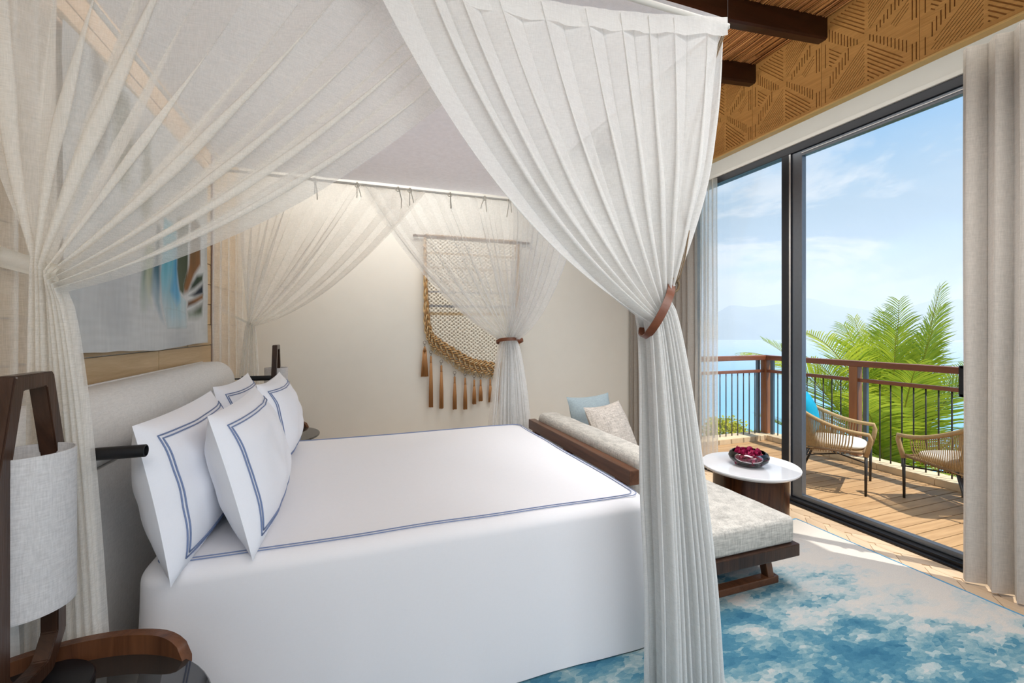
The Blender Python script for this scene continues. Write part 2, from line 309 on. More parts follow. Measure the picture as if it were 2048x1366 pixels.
# ------------------------------------------------------------------ geometry helpers
class MB:
    """collects shapes; build() links them as one mesh object"""
    def __init__(s): s.v = []; s.f = []; s.c = None
    def add(s, v, f):
        b = len(s.v); s.v += [tuple(p) for p in v]; s.f += [tuple(i + b for i in q) for q in f]; return s
    def box(s, x0, x1, y0, y1, z0, z1, bev=0.0, mtx=None):
        bm = bmesh.new(); bmesh.ops.create_cube(bm, size=1)
        for v in bm.verts: v.co = Vector(((x0 + x1) / 2 + v.co.x * (x1 - x0), (y0 + y1) / 2 + v.co.y * (y1 - y0), (z0 + z1) / 2 + v.co.z * (z1 - z0)))
        if bev > 0: bmesh.ops.bevel(bm, geom=list(bm.edges), offset=bev, segments=2, affect='EDGES', profile=.6)
        if mtx is not None: bmesh.ops.transform(bm, matrix=mtx, verts=bm.verts)
        return s.bm(bm)
    def bm(s, bm):
        bm.verts.index_update(); s.add([v.co[:] for v in bm.verts], [[v.index for v in f.verts] for f in bm.faces]); bm.free(); return s
    def tube(s, pts, r, n=8, cap=True, closed=False):
        pts = [Vector(p) for p in pts]; k = len(pts); rs = r if isinstance(r, (list, tuple)) else [r] * k
        up = None; vs = []; fs = []
        for i, p in enumerate(pts):
            if closed: t = pts[(i + 1) % k] - pts[i - 1]
            else: t = pts[min(i + 1, k - 1)] - pts[max(i - 1, 0)]
            t.normalize()
            if up is None:
                up = Vector((0, 0, 1)) if abs(t.z) < .9 else Vector((1, 0, 0))
            a = t.cross(up)
            if a.length < 1e-5: a = t.orthogonal()
            a.normalize(); b = a.cross(t).normalized(); up = b
            for j in range(n):
                q = 2 * PI * j / n; vs.append(p + (a * math.cos(q) + b * math.sin(q)) * rs[i])
        m = k if closed else k - 1
        for i in range(m):
            i2 = (i + 1) % k
            for j in range(n): fs.append((i * n + j, i * n + (j + 1) % n, i2 * n + (j + 1) % n, i2 * n + j))
        if cap and not closed: fs.append(tuple(range(n - 1, -1, -1))); fs.append(tuple((k - 1) * n + j for j in range(n)))
        return s.add(vs, fs)
    def bar(s, p, q, w, d, side=None, bev=0.):
        """square section bar from p to q; w along 'side', d along the other direction"""
        p, q = Vector(p), Vector(q); t = (q - p).normalized(); a = Vector(side or (1, 0, 0)); a = (a - t * a.dot(t)).normalized(); b = t.cross(a)
        m = Matrix((a, b, t)).transposed().to_4x4(); m.translation = (p + q) / 2
        L = (q - p).length
        return s.box(-w / 2, w / 2, -d / 2, d / 2, -L / 2, L / 2, bev, m)
    def grid(s, fn, nu, nv, close_u=False):
        vs = [fn(i / nu, j / nv) for j in range(nv + 1) for i in range(nu + (0 if close_u else 1))]
        w = nu + (0 if close_u else 1); fs = []
        for j in range(nv):
            for i in range(nu):
                i2 = (i + 1) % w if close_u else i + 1
                fs.append((j * w + i, j * w + i2, (j + 1) * w + i2, (j + 1) * w + i))
        return s.add(vs, fs)
    def lathe(s, prof, c=(0, 0, 0), n=32, sx=1., sy=1., pw=2., rot=0.):
        vs = []; fs = []
        for r, z in prof:
            for j in range(n):
                q = 2 * PI * j / n; ca, sa = math.cos(q), math.sin(q)
                x = math.copysign(abs(ca) ** (2 / pw), ca) * r * sx; y = math.copysign(abs(sa) ** (2 / pw), sa) * r * sy
                vs.append((c[0] + x * math.cos(rot) - y * math.sin(rot), c[1] + x * math.sin(rot) + y * math.cos(rot), c[2] + z))
        k = len(prof)
        for i in range(k - 1):
            for j in range(n): fs.append((i * n + j, i * n + (j + 1) % n, (i + 1) * n + (j + 1) % n, (i + 1) * n + j))
        fs.append(tuple(range(n - 1, -1, -1))); fs.append(tuple((k - 1) * n + j for j in range(n)))
        return s.add(vs, fs)
    def mesh(s, name, m=None, smooth=False, ang=None):
        me = bpy.data.meshes.new(name); me.from_pydata(s.v, [], s.f); me.validate()
        if m is not None: me.materials.append(M[m] if isinstance(m, str) else m)
        if smooth:
            me.polygons.foreach_set('use_smooth', [True] * len(me.polygons))
            if ang: me.set_sharp_from_angle(angle=math.radians(ang))
        me.update(); return me
    def build(s, name, m, parent=None, smooth=False, ang=None, local=True):
        me = s.mesh(name, m, smooth, ang); o = bpy.data.objects.new(name, me); COL.objects.link(o)
        if parent is not None: o.parent = parent
        return o
def inst(name, me, parent=None, loc=(0, 0, 0), rot=(0, 0, 0)):
    o = bpy.data.objects.new(name, me); COL.objects.link(o); o.location = loc; o.rotation_euler = rot
    if parent is not None: o.parent = parent
    return o
def thing(name, label, cat, loc=(0, 0, 0), rz=0., group=None):
    o = bpy.data.objects.new(name, None); COL.objects.link(o); o.location = loc; o.rotation_euler = (0, 0, rz); o.empty_display_size = .1
    return tag(o, label, cat, group)
def tag(o, label=None, cat=None, group=None, kind=None):
    if label: o['label'] = label
    if cat: o['category'] = cat
    if group: o['group'] = group
    if kind: o['kind'] = kind
    return o
def struct(o, label=None): o['kind'] = 'structure'; return tag(o, label)
def lerp(a, b, t): return a + (b - a) * t
def sstep(a, b, x):
    t = max(0, min(1, (x - a) / (b - a))); return t * t * (3 - 2 * t)
def nz(x, y=0., z=0.): return mn.noise(Vector((x, y, z)))
def color_attr(me, cols):
    a = me.color_attributes.new('Col', 'FLOAT_COLOR', 'POINT'); a.data.foreach_set('color', [c for q in cols for c in (*q, 1)])

XW, XG, XP, YB = -1.06, 3.62, 3.2, 4.9     # headboard wall, glass wall, carved pelmet, back wall
def zc_(x): return 3.745 + .09 * (x - 3.2)
# ------------------------------------------------------------------ room shell
o = struct(MB().box(-1.3, 3.66, -2.5, YB + .15, -.12, 0).build('floor', 'floorwood'), 'pale oak floor beside the blue rug'); floor = o
o = struct(MB().box(-1.3, XG + .1, YB, YB + .15, 0, 3.9).build('wall_back', 'wall'), 'plain warm white plaster wall behind the bed canopy')
wl = struct(MB().box(XW - .15, XW - .016, -1.0, YB, 0, 3.6).build('wall_left', 'wall'), 'headboard wall clad in pale wood planks')
mb = MB(); mb.add([(-1.3, -2.5, zc_(-1.3) + .03), (3.7, -2.5, zc_(3.7) + .03), (3.7, 5.05, zc_(3.7) + .03), (-1.3, 5.05, zc_(-1.3) + .03), (-1.3, -2.5, zc_(-1.3) + .2), (3.7, -2.5, zc_(3.7) + .2), (3.7, 5.05, zc_(3.7) + .2), (-1.3, 5.05, zc_(-1.3) + .2)], [(0, 1, 2, 3), (7, 6, 5, 4), (0, 4, 5, 1), (1, 5, 6, 2), (2, 6, 7, 3), (3, 7, 4, 0)])
ceil = struct(mb.build('ceiling', 'beam'), 'ceiling of orange brown reeds under dark beams')
mb = MB(); x = -1.05
while x < XP:
    y = -2.4 + R.uniform(0, .4)
    while y < YB - .05:
        L = R.uniform(.7, 2.2); y1 = min(YB, y + L); r = R.uniform(.005, .0085); z = zc_(x) + R.uniform(.0, .012)
        mb.tube([(x, y, z), (x + R.uniform(-.008, .008), (y + y1) / 2, z + R.uniform(-.006, .004)), (x + R.uniform(-.012, .012), y1, z)], r, 5); y = y1 - .03
    x += .0115
reed = mb.build('reed_thatch', 'reed', ceil, True); reed['kind'] = 'stuff'
# beams
def beam_mesh(w=.078, d=.157):
    mb = MB(); x0, x1 = XW, XP
    for k in range(1):
        v = []
        for xx in (x0, x1):
            zt = zc_(xx) - .0
            for dy, dz in ((0, 0), (0, -d + .012), (.012, -d), (w - .012, -d), (w, -d + .012), (w, 0)): v.append((xx, dy, zt + dz))
        f = [(i, (i + 1) % 6, 6 + (i + 1) % 6, 6 + i) for i in range(6)] + [(5, 4, 3, 2, 1, 0), (6, 7, 8, 9, 10, 11)]
        mb.add(v, f)
    return mb
bme = beam_mesh().mesh('beam', 'beam')
for k in range(-3, 5):
    b = inst('ceiling_beam', bme, None, (0, 2.213 + .598 * k, 0)); b['kind'] = 'structure'
    if k in (0, 1): b['label'] = ('dark red brown ceiling beam above the near canopy corner', 'second dark ceiling beam, ending above the left window pane')[k]
# planks on the headboard wall
zrow = 1.380 - 3 * .156; row = 0
pk = 0
while zrow < 3.3:
    y = -.2 + R.uniform(0, .8)
    z1 = min(zrow + .156, zc_(XW))
    while y < YB - .01:
        L = R.uniform(.55, 1.6); y1 = min(YB - .002, y + L)
        if YB - y1 < .2: y1 = YB - .002
        if y1 > 1.2:
            th = R.uniform(.011, .016)
            mb = MB().box(-.02, th - .0, y + .002, y1 - .002, zrow + .0025, z1 - .0025, .0025); inst('plank', mb.mesh('plank', 'oak'), wl, (XW - .014, 0, 0))
        y = y1
    zrow += .156
trim = struct(MB().box(XW, XW + .014, 4.045, 4.09, .3, 3.37, .003).build('trim_1', 'trim'), 'slim mauve metal strip on the plank wall')

# carved pelmet panels with cut grooves
def slot(cx_, cy_, dx, dy, L, w=.006):
    n = math.hypot(dx, dy); dx, dy = dx / n, dy / n; nx, ny = -dy * w, dx * w; h = L / 2
    return [(cx_ - dx * h - nx, cy_ - dy * h - ny), (cx_ + dx * h - nx, cy_ + dy * h - ny), (cx_ + dx * h + nx, cy_ + dy * h + ny), (cx_ - dx * h + nx, cy_ - dy * h + ny)]
PWID, PHGT = .59, .63
def panel_mesh():
    # u: along the wall (0 at the far joint, growing towards the camera), v: up
    W2, H = PWID, PHGT
    D1, D2, VV = (1, -1), (1, 1), (0, 1)
    raw = [([(.08, .92), (.46, .985), (.49, .985), (.49, .545)], D1, .0205, .0036), ([(.09, .85), (.46, .50), (.42, .48), (.30, .52), (.09, .70)], VV, .0205, .0034),
           ([(.09, .64), (.25, .49), (.09, .37)], D1, .0205, .0034), ([(.09, .15), (.40, .45), (.40, .60), (.09, .295)], VV, .0205, .0034),
           ([(.09, .05), (.14, .02), (.47, .03), (.488, .06), (.488, .47), (.12, .115)], D2, .0175, .0024),
           ([(.512, .455), (.89, .075), (.86, .03), (.512, .04)], D1, .0205, .0036), ([(.54, .455), (.905, .12), (.905, .25), (.54, .53)], VV, .0205, .0034),
           ([(.60, .50), (.87, .67), (.87, .82), (.56, .54)], VV, .0205, .0034), ([(.74, .50), (.79, .44), (.91, .56), (.91, .68)], D2, .0175, .0024),
           ([(.52, .58), (.57, .60), (.90, .92), (.90, .985), (.52, .985)], D2, .0175, .0024),
           ([(.925, .42), (.99, .42), (.99, .70), (.925, .70)], VV, .0205, .0034), ([(.01, .42), (.065, .42), (.065, .70), (.01, .70)], VV, .0205, .0034),
           ([(.925, .02), (.99, .02), (.99, .2), (.925, .2)], VV, .0205, .0034), ([(.01, .02), (.065, .02), (.065, .2), (.01, .2)], VV, .0205, .0034),
           ([(.925, .78), (.99, .78), (.99, .98), (.925, .98)], VV, .0205, .0034)]
    groups = [([(a * W2, b * H) for a, b in q], d, sp, w) for q, d, sp, w in raw]
    slots = []
    for poly, dr, sp, gw in groups:
        n = math.hypot(*dr); d = (dr[0] / n, dr[1] / n); pn = (-d[1], d[0])
        ts = [p[0] * pn[0] + p[1] * pn[1] for p in poly]; t = min(ts) + sp * .5
        while t < max(ts):
            hits = []
            for i in range(len(poly)):
                a, b = poly[i], poly[(i + 1) % len(poly)]
                ta = a[0] * pn[0] + a[1] * pn[1] - t; tb = b[0] * pn[0] + b[1] * pn[1] - t
                if ta * tb < 0:
                    k = ta / (ta - tb); q = (lerp(a[0], b[0], k), lerp(a[1], b[1], k)); hits.append(q[0] * d[0] + q[1] * d[1])
            if len(hits) >= 2:
                s0, s1 = min(hits), max(hits)
                if s1 - s0 > .02:
                    sm = (s0 + s1) / 2; q = slot(d[0] * sm + pn[0] * t, d[1] * sm + pn[1] * t, d[0], d[1], s1 - s0 - .006, gw)
                    if all(.006 < u < W2 - .006 and .006 < v < H - .006 for u, v in q): slots.append(q)
            t += sp
    # drop slots that touch an earlier one
    keep = []
    def bb(q): return min(p[0] for p in q), max(p[0] for p in q), min(p[1] for p in q), max(p[1] for p in q)
    def seg_hit(q, r):
        def cr(o_, a, b): return (a[0] - o_[0]) * (b[1] - o_[1]) - (a[1] - o_[1]) * (b[0] - o_[0])
        for i in range(4):
            for j in range(4):
                a, b, c_, d_ = q[i], q[(i + 1) % 4], r[j], r[(j + 1) % 4]
                if cr(a, b, c_) * cr(a, b, d_) < 0 and cr(c_, d_, a) * cr(c_, d_, b) < 0: return True
        return False
    for q in slots:
        m_ = bb(q)
        if any(not (m_[1] < bb(r)[0] or m_[0] > bb(r)[1] or m_[3] < bb(r)[2] or m_[2] > bb(r)[3]) and seg_hit(q, r) for r in keep): continue
        keep.append(q)
    g = .0015
    vs = [Vector((g, 0)), Vector((W2 - g, 0)), Vector((W2 - g, H)), Vector((g, H))]; faces = [[0, 1, 2, 3]]
    for q in keep:
        b = len(vs); vs += [Vector(p) for p in q]; faces.append([b, b + 1, b + 2, b + 3])
    rv, re, rf, ov, oe, of = delaunay_2d_cdt(vs, [], faces, 1, 1e-5)
    mb = MB(); D = .011
    # wall frame: X is the panel normal (towards the room = -X), Y along, Z up
    V = [(0, -p.x, p.y) for p in rv]; F = []; FG = []
    for fc, og in zip(rf, of):
        (FG if any(k > 0 for k in og) else F).append(tuple(fc))
    mb.add(V, F)
    mg = MB()
    for q in keep:
        t = [(0, -p[0], p[1]) for p in q]; bt = [(D, -p[0], p[1]) for p in q]
        mg.add(t + bt, [(4, 5, 6, 7)] + [(i, (i + 1) % 4, 4 + (i + 1) % 4, 4 + i) for i in range(4)])
    e = [(0, -g, 0), (0, -W2 + g, 0), (0, -W2 + g, H), (0, -g, H)]; e2 = [(.03, p[1], p[2]) for p in e]
    mb.add(e + e2, [(i, (i + 1) % 4, 4 + (i + 1) % 4, 4 + i) for i in range(4)])
    return mb, mg
pm, pg = panel_mesh()
pme = pm.mesh('panel', 'carved'); gme = pg.mesh('groove', 'carved')
pelmet = struct(MB().box(XP + .03, XP + .06, -1.5, YB, 3.112, 3.80).build('trim_2', 'white'), 'deep carved wood pelmet band above the windows')
for k in range(-5, 9):
    y0 = 2.256 + PWID * k + PWID
    if y0 > YB + .3 or y0 < -1: continue
    p = inst('panel', pme, pelmet, (XP, min(y0, YB + .2), 3.118))
    inst('carved_groove', gme, p)
MB().box(XP - .006, XP + .06, -1.5, YB, 3.104, 3.117, .002).build('bottom_edge', plain('pelmet_edge', (.62, .40, .15), .5), pelmet)
# window wall
o = struct(MB().box(XG - .02, XG + .12, -1.5, YB, 3.10, 3.85).box(XG - .02, XG + .12, 4.02, YB, 0, 3.10).box(XG - .02, XG + .12, -1.5, .2, 0, 3.10).build('wall_right', 'white'), 'white lintel wall around the big glass doors')
struct(MB().box(XG - .045, XG - .02, .2, 4.02, 3.10, 3.135, .006).build('trim_3', 'white'), 'small white moulding above the glass door frame')
win = struct(MB().box(XG - .03, XG + .06, .2, 4.02, 3.035, 3.10, .004).box(XG - .03, XG + .06, .2, 4.02, 0, .045, .006).box(XG - .03, XG + .06, 3.97, 4.02, 0.045, 3.035).build('window_1', 'frame'), 'tall fixed left pane in a charcoal frame beside the door')
MB().box(XG - .035, XG + .05, 2.80, 2.885, 0.045, 3.035, .004).build('mullion', 'frame', win)
MB().box(XG + .008, XG + .014, 2.885, 3.97, .045, 3.035).build('pane', 'glass', win)
MB().box(XG - .036, XG - .031, 2.797, 2.812, .045, 3.03).build('seal', 'silver', win)
dr = struct(MB().box(XG - .02, XG + .03, 2.705, 2.795, .05, 3.03, .004).box(XG - .02, XG + .03, .3, 2.705, 2.985, 3.03, .003).box(XG - .02, XG + .03, .3, 2.705, .05, .085, .003).box(XG - .02, XG + .03, 1.53, 1.60, .085, 2.985, .004).build('door_1', 'alu'), 'large sliding glass door in a grey aluminium frame')
MB().box(XG + .002, XG + .008, 1.60, 2.705, .085, 2.985).build('pane', 'glass', dr)
MB().box(XG + .002, XG + .008, .3, 1.53, .085, 2.985).build('pane', 'glass', dr)
MB().box(XG - .026, XG - .02, .3, 2.705, 3.006, 3.012).build('door_track', 'silver', dr)
MB().box(XG - .075, XG - .06, 1.612, 1.645, 1.08, 1.275, .003).box(XG - .075, XG - .02, 1.56, 1.64, 1.08, 1.10, .003).box(XG - .075, XG - .02, 1.56, 1.64, 1.255, 1.275, .003).build('door_handle', 'black', dr)
tb = MB().box(XG - .07, XG - .03, .2, 4.02, 0, .045, .006).box(XG - .10, XG - .07, .2, 4.02, 0, .022, .004)
tb.build('threshold', 'black', win)
# herringbone planks by the glass
fp = MB(); w_, L_ = .11, .5
k = 0
xc = 3.40
for i in range(46):
    yy = -.2 + i * w_ * 1.42
    for sgn, xo in ((1, 3.24), (-1, 3.40)):
        bm = bmesh.new(); bmesh.ops.create_cube(bm, size=1)
        for v in bm.verts: v.co = Vector((v.co.x * L_, v.co.y * (w_ - .003), v.co.z * .006))
        bmesh.ops.transform(bm, matrix=Matrix.Translation((xo + (.0 if sgn > 0 else .17), yy + (0 if sgn > 0 else .0), .002)) @ Matrix.Rotation(sgn * PI / 4, 4, 'Z'), verts=bm.verts)
        lo, hi = (2.9, 3.40) if sgn > 0 else (3.402, XG - .1)
        for pl, no in (((lo, 0, 0), (-1, 0, 0)), ((hi, 0, 0), (1, 0, 0))):
            g = bm.verts[:] + bm.edges[:] + bm.faces[:]
            bmesh.ops.bisect_plane(bm, geom=g, plane_co=pl, plane_no=no, clear_outer=True)
            bmesh.ops.holes_fill(bm, edges=[e for e in bm.edges if e.is_boundary])
        if len(bm.faces) > 2 and yy < YB - .3:
            inst('plank', MB().bm(bm).mesh('plank', 'floorwood'), floor)
        else: bm.free()
# rug
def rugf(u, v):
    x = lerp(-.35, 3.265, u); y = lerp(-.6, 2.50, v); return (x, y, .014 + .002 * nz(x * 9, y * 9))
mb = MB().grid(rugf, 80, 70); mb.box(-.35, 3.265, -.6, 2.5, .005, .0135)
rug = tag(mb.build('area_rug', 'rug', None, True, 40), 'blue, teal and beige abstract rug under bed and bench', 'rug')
MB().tube([(3.266, -.6, .012), (3.266, 2.5, .012)], .006, 6).tube([(3.266, 2.501, .012), (-.35, 2.501, .012)], .006, 6).build('edge_binding', plain('rug_binding', (.08, .25, .4), .9), rug)

# ------------------------------------------------------------------ balcony and the world outside
deck = struct(MB().box(XG + .06, 5.6, .0, 4.8, -.2, -.06).build('balcony_floor', 'deckwood'), 'wooden balcony deck outside the sliding door')
bm_ = MB().box(XG + .10, 5.34, -.048, .048, -.05, -.02, .003).mesh('plank', 'deckwood')
y = .15
while y < 4.52:
    inst('plank', bm_, deck, (0, y, R.uniform(-.001, .001))); y += .1035
kerb = struct(MB().box(5.34, 5.58, .1, 4.76, -.06, .03).box(3.9, 5.58, 4.52, 4.76, -.06, .03).build('kerb', 'stone'), 'low beige stone kerb under the balcony railing')
km = MB().box(0, .25, -.119, .119, -.05, .025, .008).mesh('stone', 'stone'); km2 = MB().box(-.119, .119, 0, .25, -.05, .025, .008).mesh('stone', 'stone')
for i in range(18): inst('stone', km2, kerb, (5.45, .13 + i * .2525, .026))
for i in range(7): inst('stone', km, kerb, (3.84 + i * .2115, 4.63, .026 + (.0 if i % 2 else .001)), (0, 0, 0))
# railing
rail = thing('balcony_railing', 'brown wooden balcony railing with thin dark vertical bars and a white view of the sea', 'railing', (5.45, 4.63, 0))
rail['label'] = 'brown wooden balcony railing with thin dark metal bars'
def rb(mb, n, m, **k): return mb.build(n, m, rail, **k)
ox, oy = 5.45, 4.63
rb(MB().box(-.05, .05, .1 - oy, .05, 1.075, 1.14, .008), 'top_rail', 'railwood')
rb(MB().box(3.8 - ox, .05, -.05, .05, 1.075, 1.14, .008), 'top_rail', 'railwood_x')
rb(MB().box(-.022, .022, .1 - oy, .02, .90, .94, .004), 'mid_rail', 'railwood')
rb(MB().box(3.8 - ox, .02, -.022, .022, .90, .94, .004), 'mid_rail', 'railwood_x')
for yy in (0, -1.18, -2.36, -3.54): rb(MB().box(-.045, .045, yy - .045, yy + .045, .05, 1.075, .006), 'wood_post', 'postwood')
for px_, py_ in ((.0, -.11), (-.11, .03), (.0, -1.29), (.0, -2.47), (-1.35, .03)): rb(MB().box(px_ - .02, px_ + .02, py_ - .02, py_ + .02, .05, 1.075, .003), 'steel_post', 'steel')
bar = MB().tube([(0, 0, .05), (0, 0, .905)], .0075, 6).mesh('baluster', 'legmetal', True)
yy = -.19
while yy > -4.3:
    if min(abs(yy - q) for q in (0, -1.18, -2.36, -3.54, -1.29, -2.47)) > .045: inst('baluster', bar, rail, (0, yy, 0))
    yy -= .1035
xx = -.20
while xx > -1.55: inst('baluster', bar, rail, (xx, 0, 0)); xx -= .1035
# stone pier at the end of the balcony
pier = struct(MB().box(3.95, 4.225, 4.60, 4.95, -.1, 3.6).build('pillar', 'wall'), 'pale stone faced pier at the end of the balcony')
z = .03
while z < 2.3:
    h = R.uniform(.06, .11); y = 4.585; 
    xs = [3.94, 4.06 + R.uniform(-.05, .05), 4.17 + R.uniform(-.02, .03), 4.245] if R.random() < .6 else [3.94, 4.09 + R.uniform(-.04, .06), 4.245]
    for a, b in zip(xs, xs[1:]):
        inst('stone', MB().box(a + .002, b - .002, 4.575 + R.uniform(0, .008), 4.62, z + .002, z + h - .002, .004).mesh('stone', 'wallstone'), pier)
    z += h
struct(MB().box(XG + .12, 4.1, -1.5, YB, 3.3, 3.5).build('roof_overhang', 'white'), 'white roof overhang above the balcony')

# hillside, sea, mountains, haze
def hill(u, v):
    x = lerp(5.7, 260, u ** 2.2); y = lerp(-160, 320, v)
    return (x, y, -3.2 - (x - 5.7) * .62 + 1.2 * nz(x * .07, y * .05))
struct(MB().grid(hill, 30, 60).build('hillside', 'soil', None, True), 'hillside falling from the balcony to the sea')
struct(MB().box(3.7, 5.6, -2, 5.2, -6, -.2).build('balcony_base', 'white'), 'white base wall below the balcony')
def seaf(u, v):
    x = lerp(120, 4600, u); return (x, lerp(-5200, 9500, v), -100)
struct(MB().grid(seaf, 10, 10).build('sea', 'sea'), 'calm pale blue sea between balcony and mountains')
rd = []
def pxray(u, v, t):
    a = (u - 1024) / 880; b = (659 - v) / 880; F = (.33702, .94149); Q = (.94149, -.33702)
    return ((F[0] + a * Q[0]) * t, (F[1] + a * Q[1]) * t, 1.5 + b * t)
prof = [(900, 650), (1150, 640), (1300, 636), (1400, 634), (1440, 622), (1458, 611), (1480, 611), (1500, 615), (1530, 612), (1560, 608), (1590, 600), (1615, 596), (1635, 600), (1665, 611), (1700, 616), (1760, 622), (1810, 618), (1850, 604), (1880, 597), (1910, 599), (1945, 598), (2000, 604), (2100, 620), (2300, 640)]
mp_ = []
for i in range(161):
    u = lerp(900, 2300, i / 160)
    for (a, va), (b, vb) in zip(prof, prof[1:]):
        if a <= u <= b: v = lerp(va, vb, (u - a) / (b - a)); break
    mp_.append((u, v + 1.5 * nz(u * .08)))
def mount(s, t):
    i = min(160, int(round(s * 160))); u, v = mp_[i]
    T = lerp(4300, 6200, t); top = Vector(pxray(u, v, 6200)); p = Vector(pxray(u, 680, T))
    k = t ** .85; rough = 70 * nz(p.x * .0022, p.y * .0022) * math.sin(PI * t) + 30 * nz(p.x * .008, p.y * .008) * math.sin(PI * t)
    return (p.x, p.y, lerp(-104, top.z, k) + rough)
struct(MB().grid(mount, 160, 24).build('mountains', 'mountain', None, True), 'hazy mountain range across the bay')
struct(MB().box(900, 6400, -5000, 9000, -99, 470).build('haze', 'haze'), 'sea haze in front of the mountains')

# ------------------------------------------------------------------ palm
def frond(base, az, el, L, droop, w=.55, n=46, seed=0, tone=0.):
    rr = random.Random(seed); mb = MB(); cols = []
    d = Vector((math.cos(az) * math.cos(el), math.sin(az) * math.cos(el), math.sin(el))); p = Vector(base); pts = [p.copy()]
    K = 22; cur = d.copy()
    for i in range(K):
        cur = (cur + Vector((0, 0, -droop * (.3 + 1.4 * i / K) / K))).normalized(); p = p + cur * (L / K); pts.append(p.copy())
    mb.tube(pts, [lerp(.022, .004, i / K) for i in range(K + 1)], 5); cols += [(.46, .40, .06)] * len(mb.v)
    side0 = Vector((-math.sin(az), math.cos(az), 0))
    twist = rr.uniform(-.5, .5)
    for i in range(n):
        f = .13 + .87 * (i + .5) / n; q = f * K; k = min(K - 1, int(q)); pp = pts[k].lerp(pts[k + 1], q - k); t = (pts[k + 1] - pts[k]).normalized()
        nrm = side0.cross(t).normalized(); 
        if nrm.z < 0: nrm = -nrm
        ll = w * (math.sin(PI * min(1, f * .86 + .10)) ** .7) * rr.uniform(.88, 1.1)
        for sg in (-1, 1):
            sd = (side0 * math.cos(twist) + nrm * math.sin(twist) * sg).normalized() * sg
            dr_ = (sd * .80 + t * (.55 + .5 * f) + nrm * .22 + Vector((rr.uniform(-.06, .06), rr.uniform(-.06, .06), rr.uniform(-.06, .06)))).normalized()
            wd = .026 * (1 if f < .85 else .7)
            a0 = pp; prev = None; vs = []
            for s_ in range(4):
                g_ = s_ / 3; c_ = a0 + dr_ * ll * g_ + Vector((0, 0, -.30 * ll * g_ * g_)); wv = t * wd * (1 - g_) ** .6 * (1 if s_ else .6)
                vs += [c_ - wv, c_ + wv] if s_ < 3 else [c_]
            mb.add(vs, [(0, 1, 3, 2), (2, 3, 5, 4), (4, 5, 6)])
            y_ = rr.uniform(0, 1) * .6 + tone
            cc = (lerp(.16, .52, y_), lerp(.30, .56, y_), lerp(.03, .05, y_))
            cols += [cc] * 7
    return mb, cols
pc = Vector((10.3, 5.85, -1.75))
palm = thing('palm_tree', 'green coconut palm growing just beyond the balcony railing', 'palm', pc)
MB().tube([(.7, .5, -6.5), (.4, .25, -3.2), (.1, .1, -1), (0, 0, -.15)], [.22, .17, .14, .13], 12).build('trunk', 'trunk', palm, True)
MB().lathe([(.10, -.5), (.17, -.3), (.16, -.05), (.10, .2), (.03, .5)], (0, 0, 0), 12).build('crown_fibre', 'crownfibre', palm, True)
# azimuth: camera sees the palm along +X+Y; image right = (.94,-.34)
def dirp(u, v, dt=0.):
    q = Vector(pxray(u, v, 9 + dt)) - pc; return math.atan2(q.y, q.x), math.asin(max(-1, min(1, q.z / q.length))), q.length
fr_spec = [(1800, 545, .4, 3.0, .15), (1888, 560, -.3, 3.2, .25), (1765, 575, 1.0, 2.9, .3), (1700, 600, .0, 2.8, .9), (1640, 640, -.4, 2.7, 1.3), (1600, 720, -.6, 2.6, 1.2), (1560, 640, -1.0, 3.1, 1.7),
           (1930, 640, -.3, 2.8, 1.0), (1960, 720, .4, 2.6, 1.0), (1990, 790, -.8, 2.6, 1.1), (1900, 640, -1.2, 2.6, .8), (1850, 700, -1.6, 2.2, .8), (1700, 760, -1.5, 2.2, .8), (1640, 860, -1.0, 2.4, .6), (1860, 980, -1.2, 2.0, .4),
           (1760, 980, -1.4, 1.9, .5), (1950, 900, -.8, 2.2, .7), (1730, 640, 1.5, 2.7, .7), (1860, 620, 1.4, 2.8, .7), (1660, 930, .3, 2.1, .5), (1800, 620, -1.4, 2.6, 1.3), (1500, 760, .2, 3.1, 1.5), (1990, 960, .2, 2.2, .5), (1600, 820, .8, 2.8, 1.0)]
for i, (u, v, dt, L, drp) in enumerate(fr_spec):
    az, el, ln = dirp(u, v - 75 * drp, dt)
    b0 = Vector((math.cos(az) * .1, math.sin(az) * .1, R.uniform(-.15, .15)))
    mb, cols = frond(b0, az, min(el + .15 * drp, 1.45), L * 1.30, drp * .92, R.uniform(.95, 1.15), 66, i, R.uniform(.05, .5))
    me = mb.mesh('frond', 'frond'); color_attr(me, cols); inst('frond', me, palm)
def bush(c, r, n, seed, label):
    rr = random.Random(seed); mb = MB(); cols = []
    for i in range(n):
        a, b = rr.uniform(0, 2 * PI), math.acos(rr.uniform(-.3, 1)); q = r * rr.uniform(.55, 1) * (1 + .3 * nz(math.cos(a) * 2, math.sin(a) * 2, b * 2 + seed))
        p = Vector((math.cos(a) * math.sin(b) * q, math.sin(a) * math.sin(b) * q, math.cos(b) * q))
        d = Vector((rr.gauss(0, 1), rr.gauss(0, 1), rr.gauss(.5, 1))).normalized(); sd = d.orthogonal().normalized(); s = rr.uniform(.05, .11)
        mb.add([p, p + d * s * .5 + sd * s * .3, p + d * s, p + d * s * .5 - sd * s * .3], [(0, 1, 2, 3)])
        k = rr.random(); cols += [(lerp(.30, .72, k), lerp(.36, .66, k), .03)] * 4
    t = thing('shrub', label, 'shrub', c)
    me = mb.mesh('foliage', 'bush'); color_attr(me, cols); f = inst('foliage', me, t); f['kind'] = 'stuff'
    MB().tube([(0, 0, -r * 2.4), (0.05, 0, -r), (0, 0, 0)], [.05, .04, .02], 7).build('stem', 'trunk', t, True)
bush(pxray(1452, 880, 11.5), .62, 3200, 3, 'rounded yellow green shrub below the left corner of the railing')
bush(pxray(1512, 893, 13.5), .5, 1600, 5, 'smaller green shrub behind the wooden corner post of the railing')

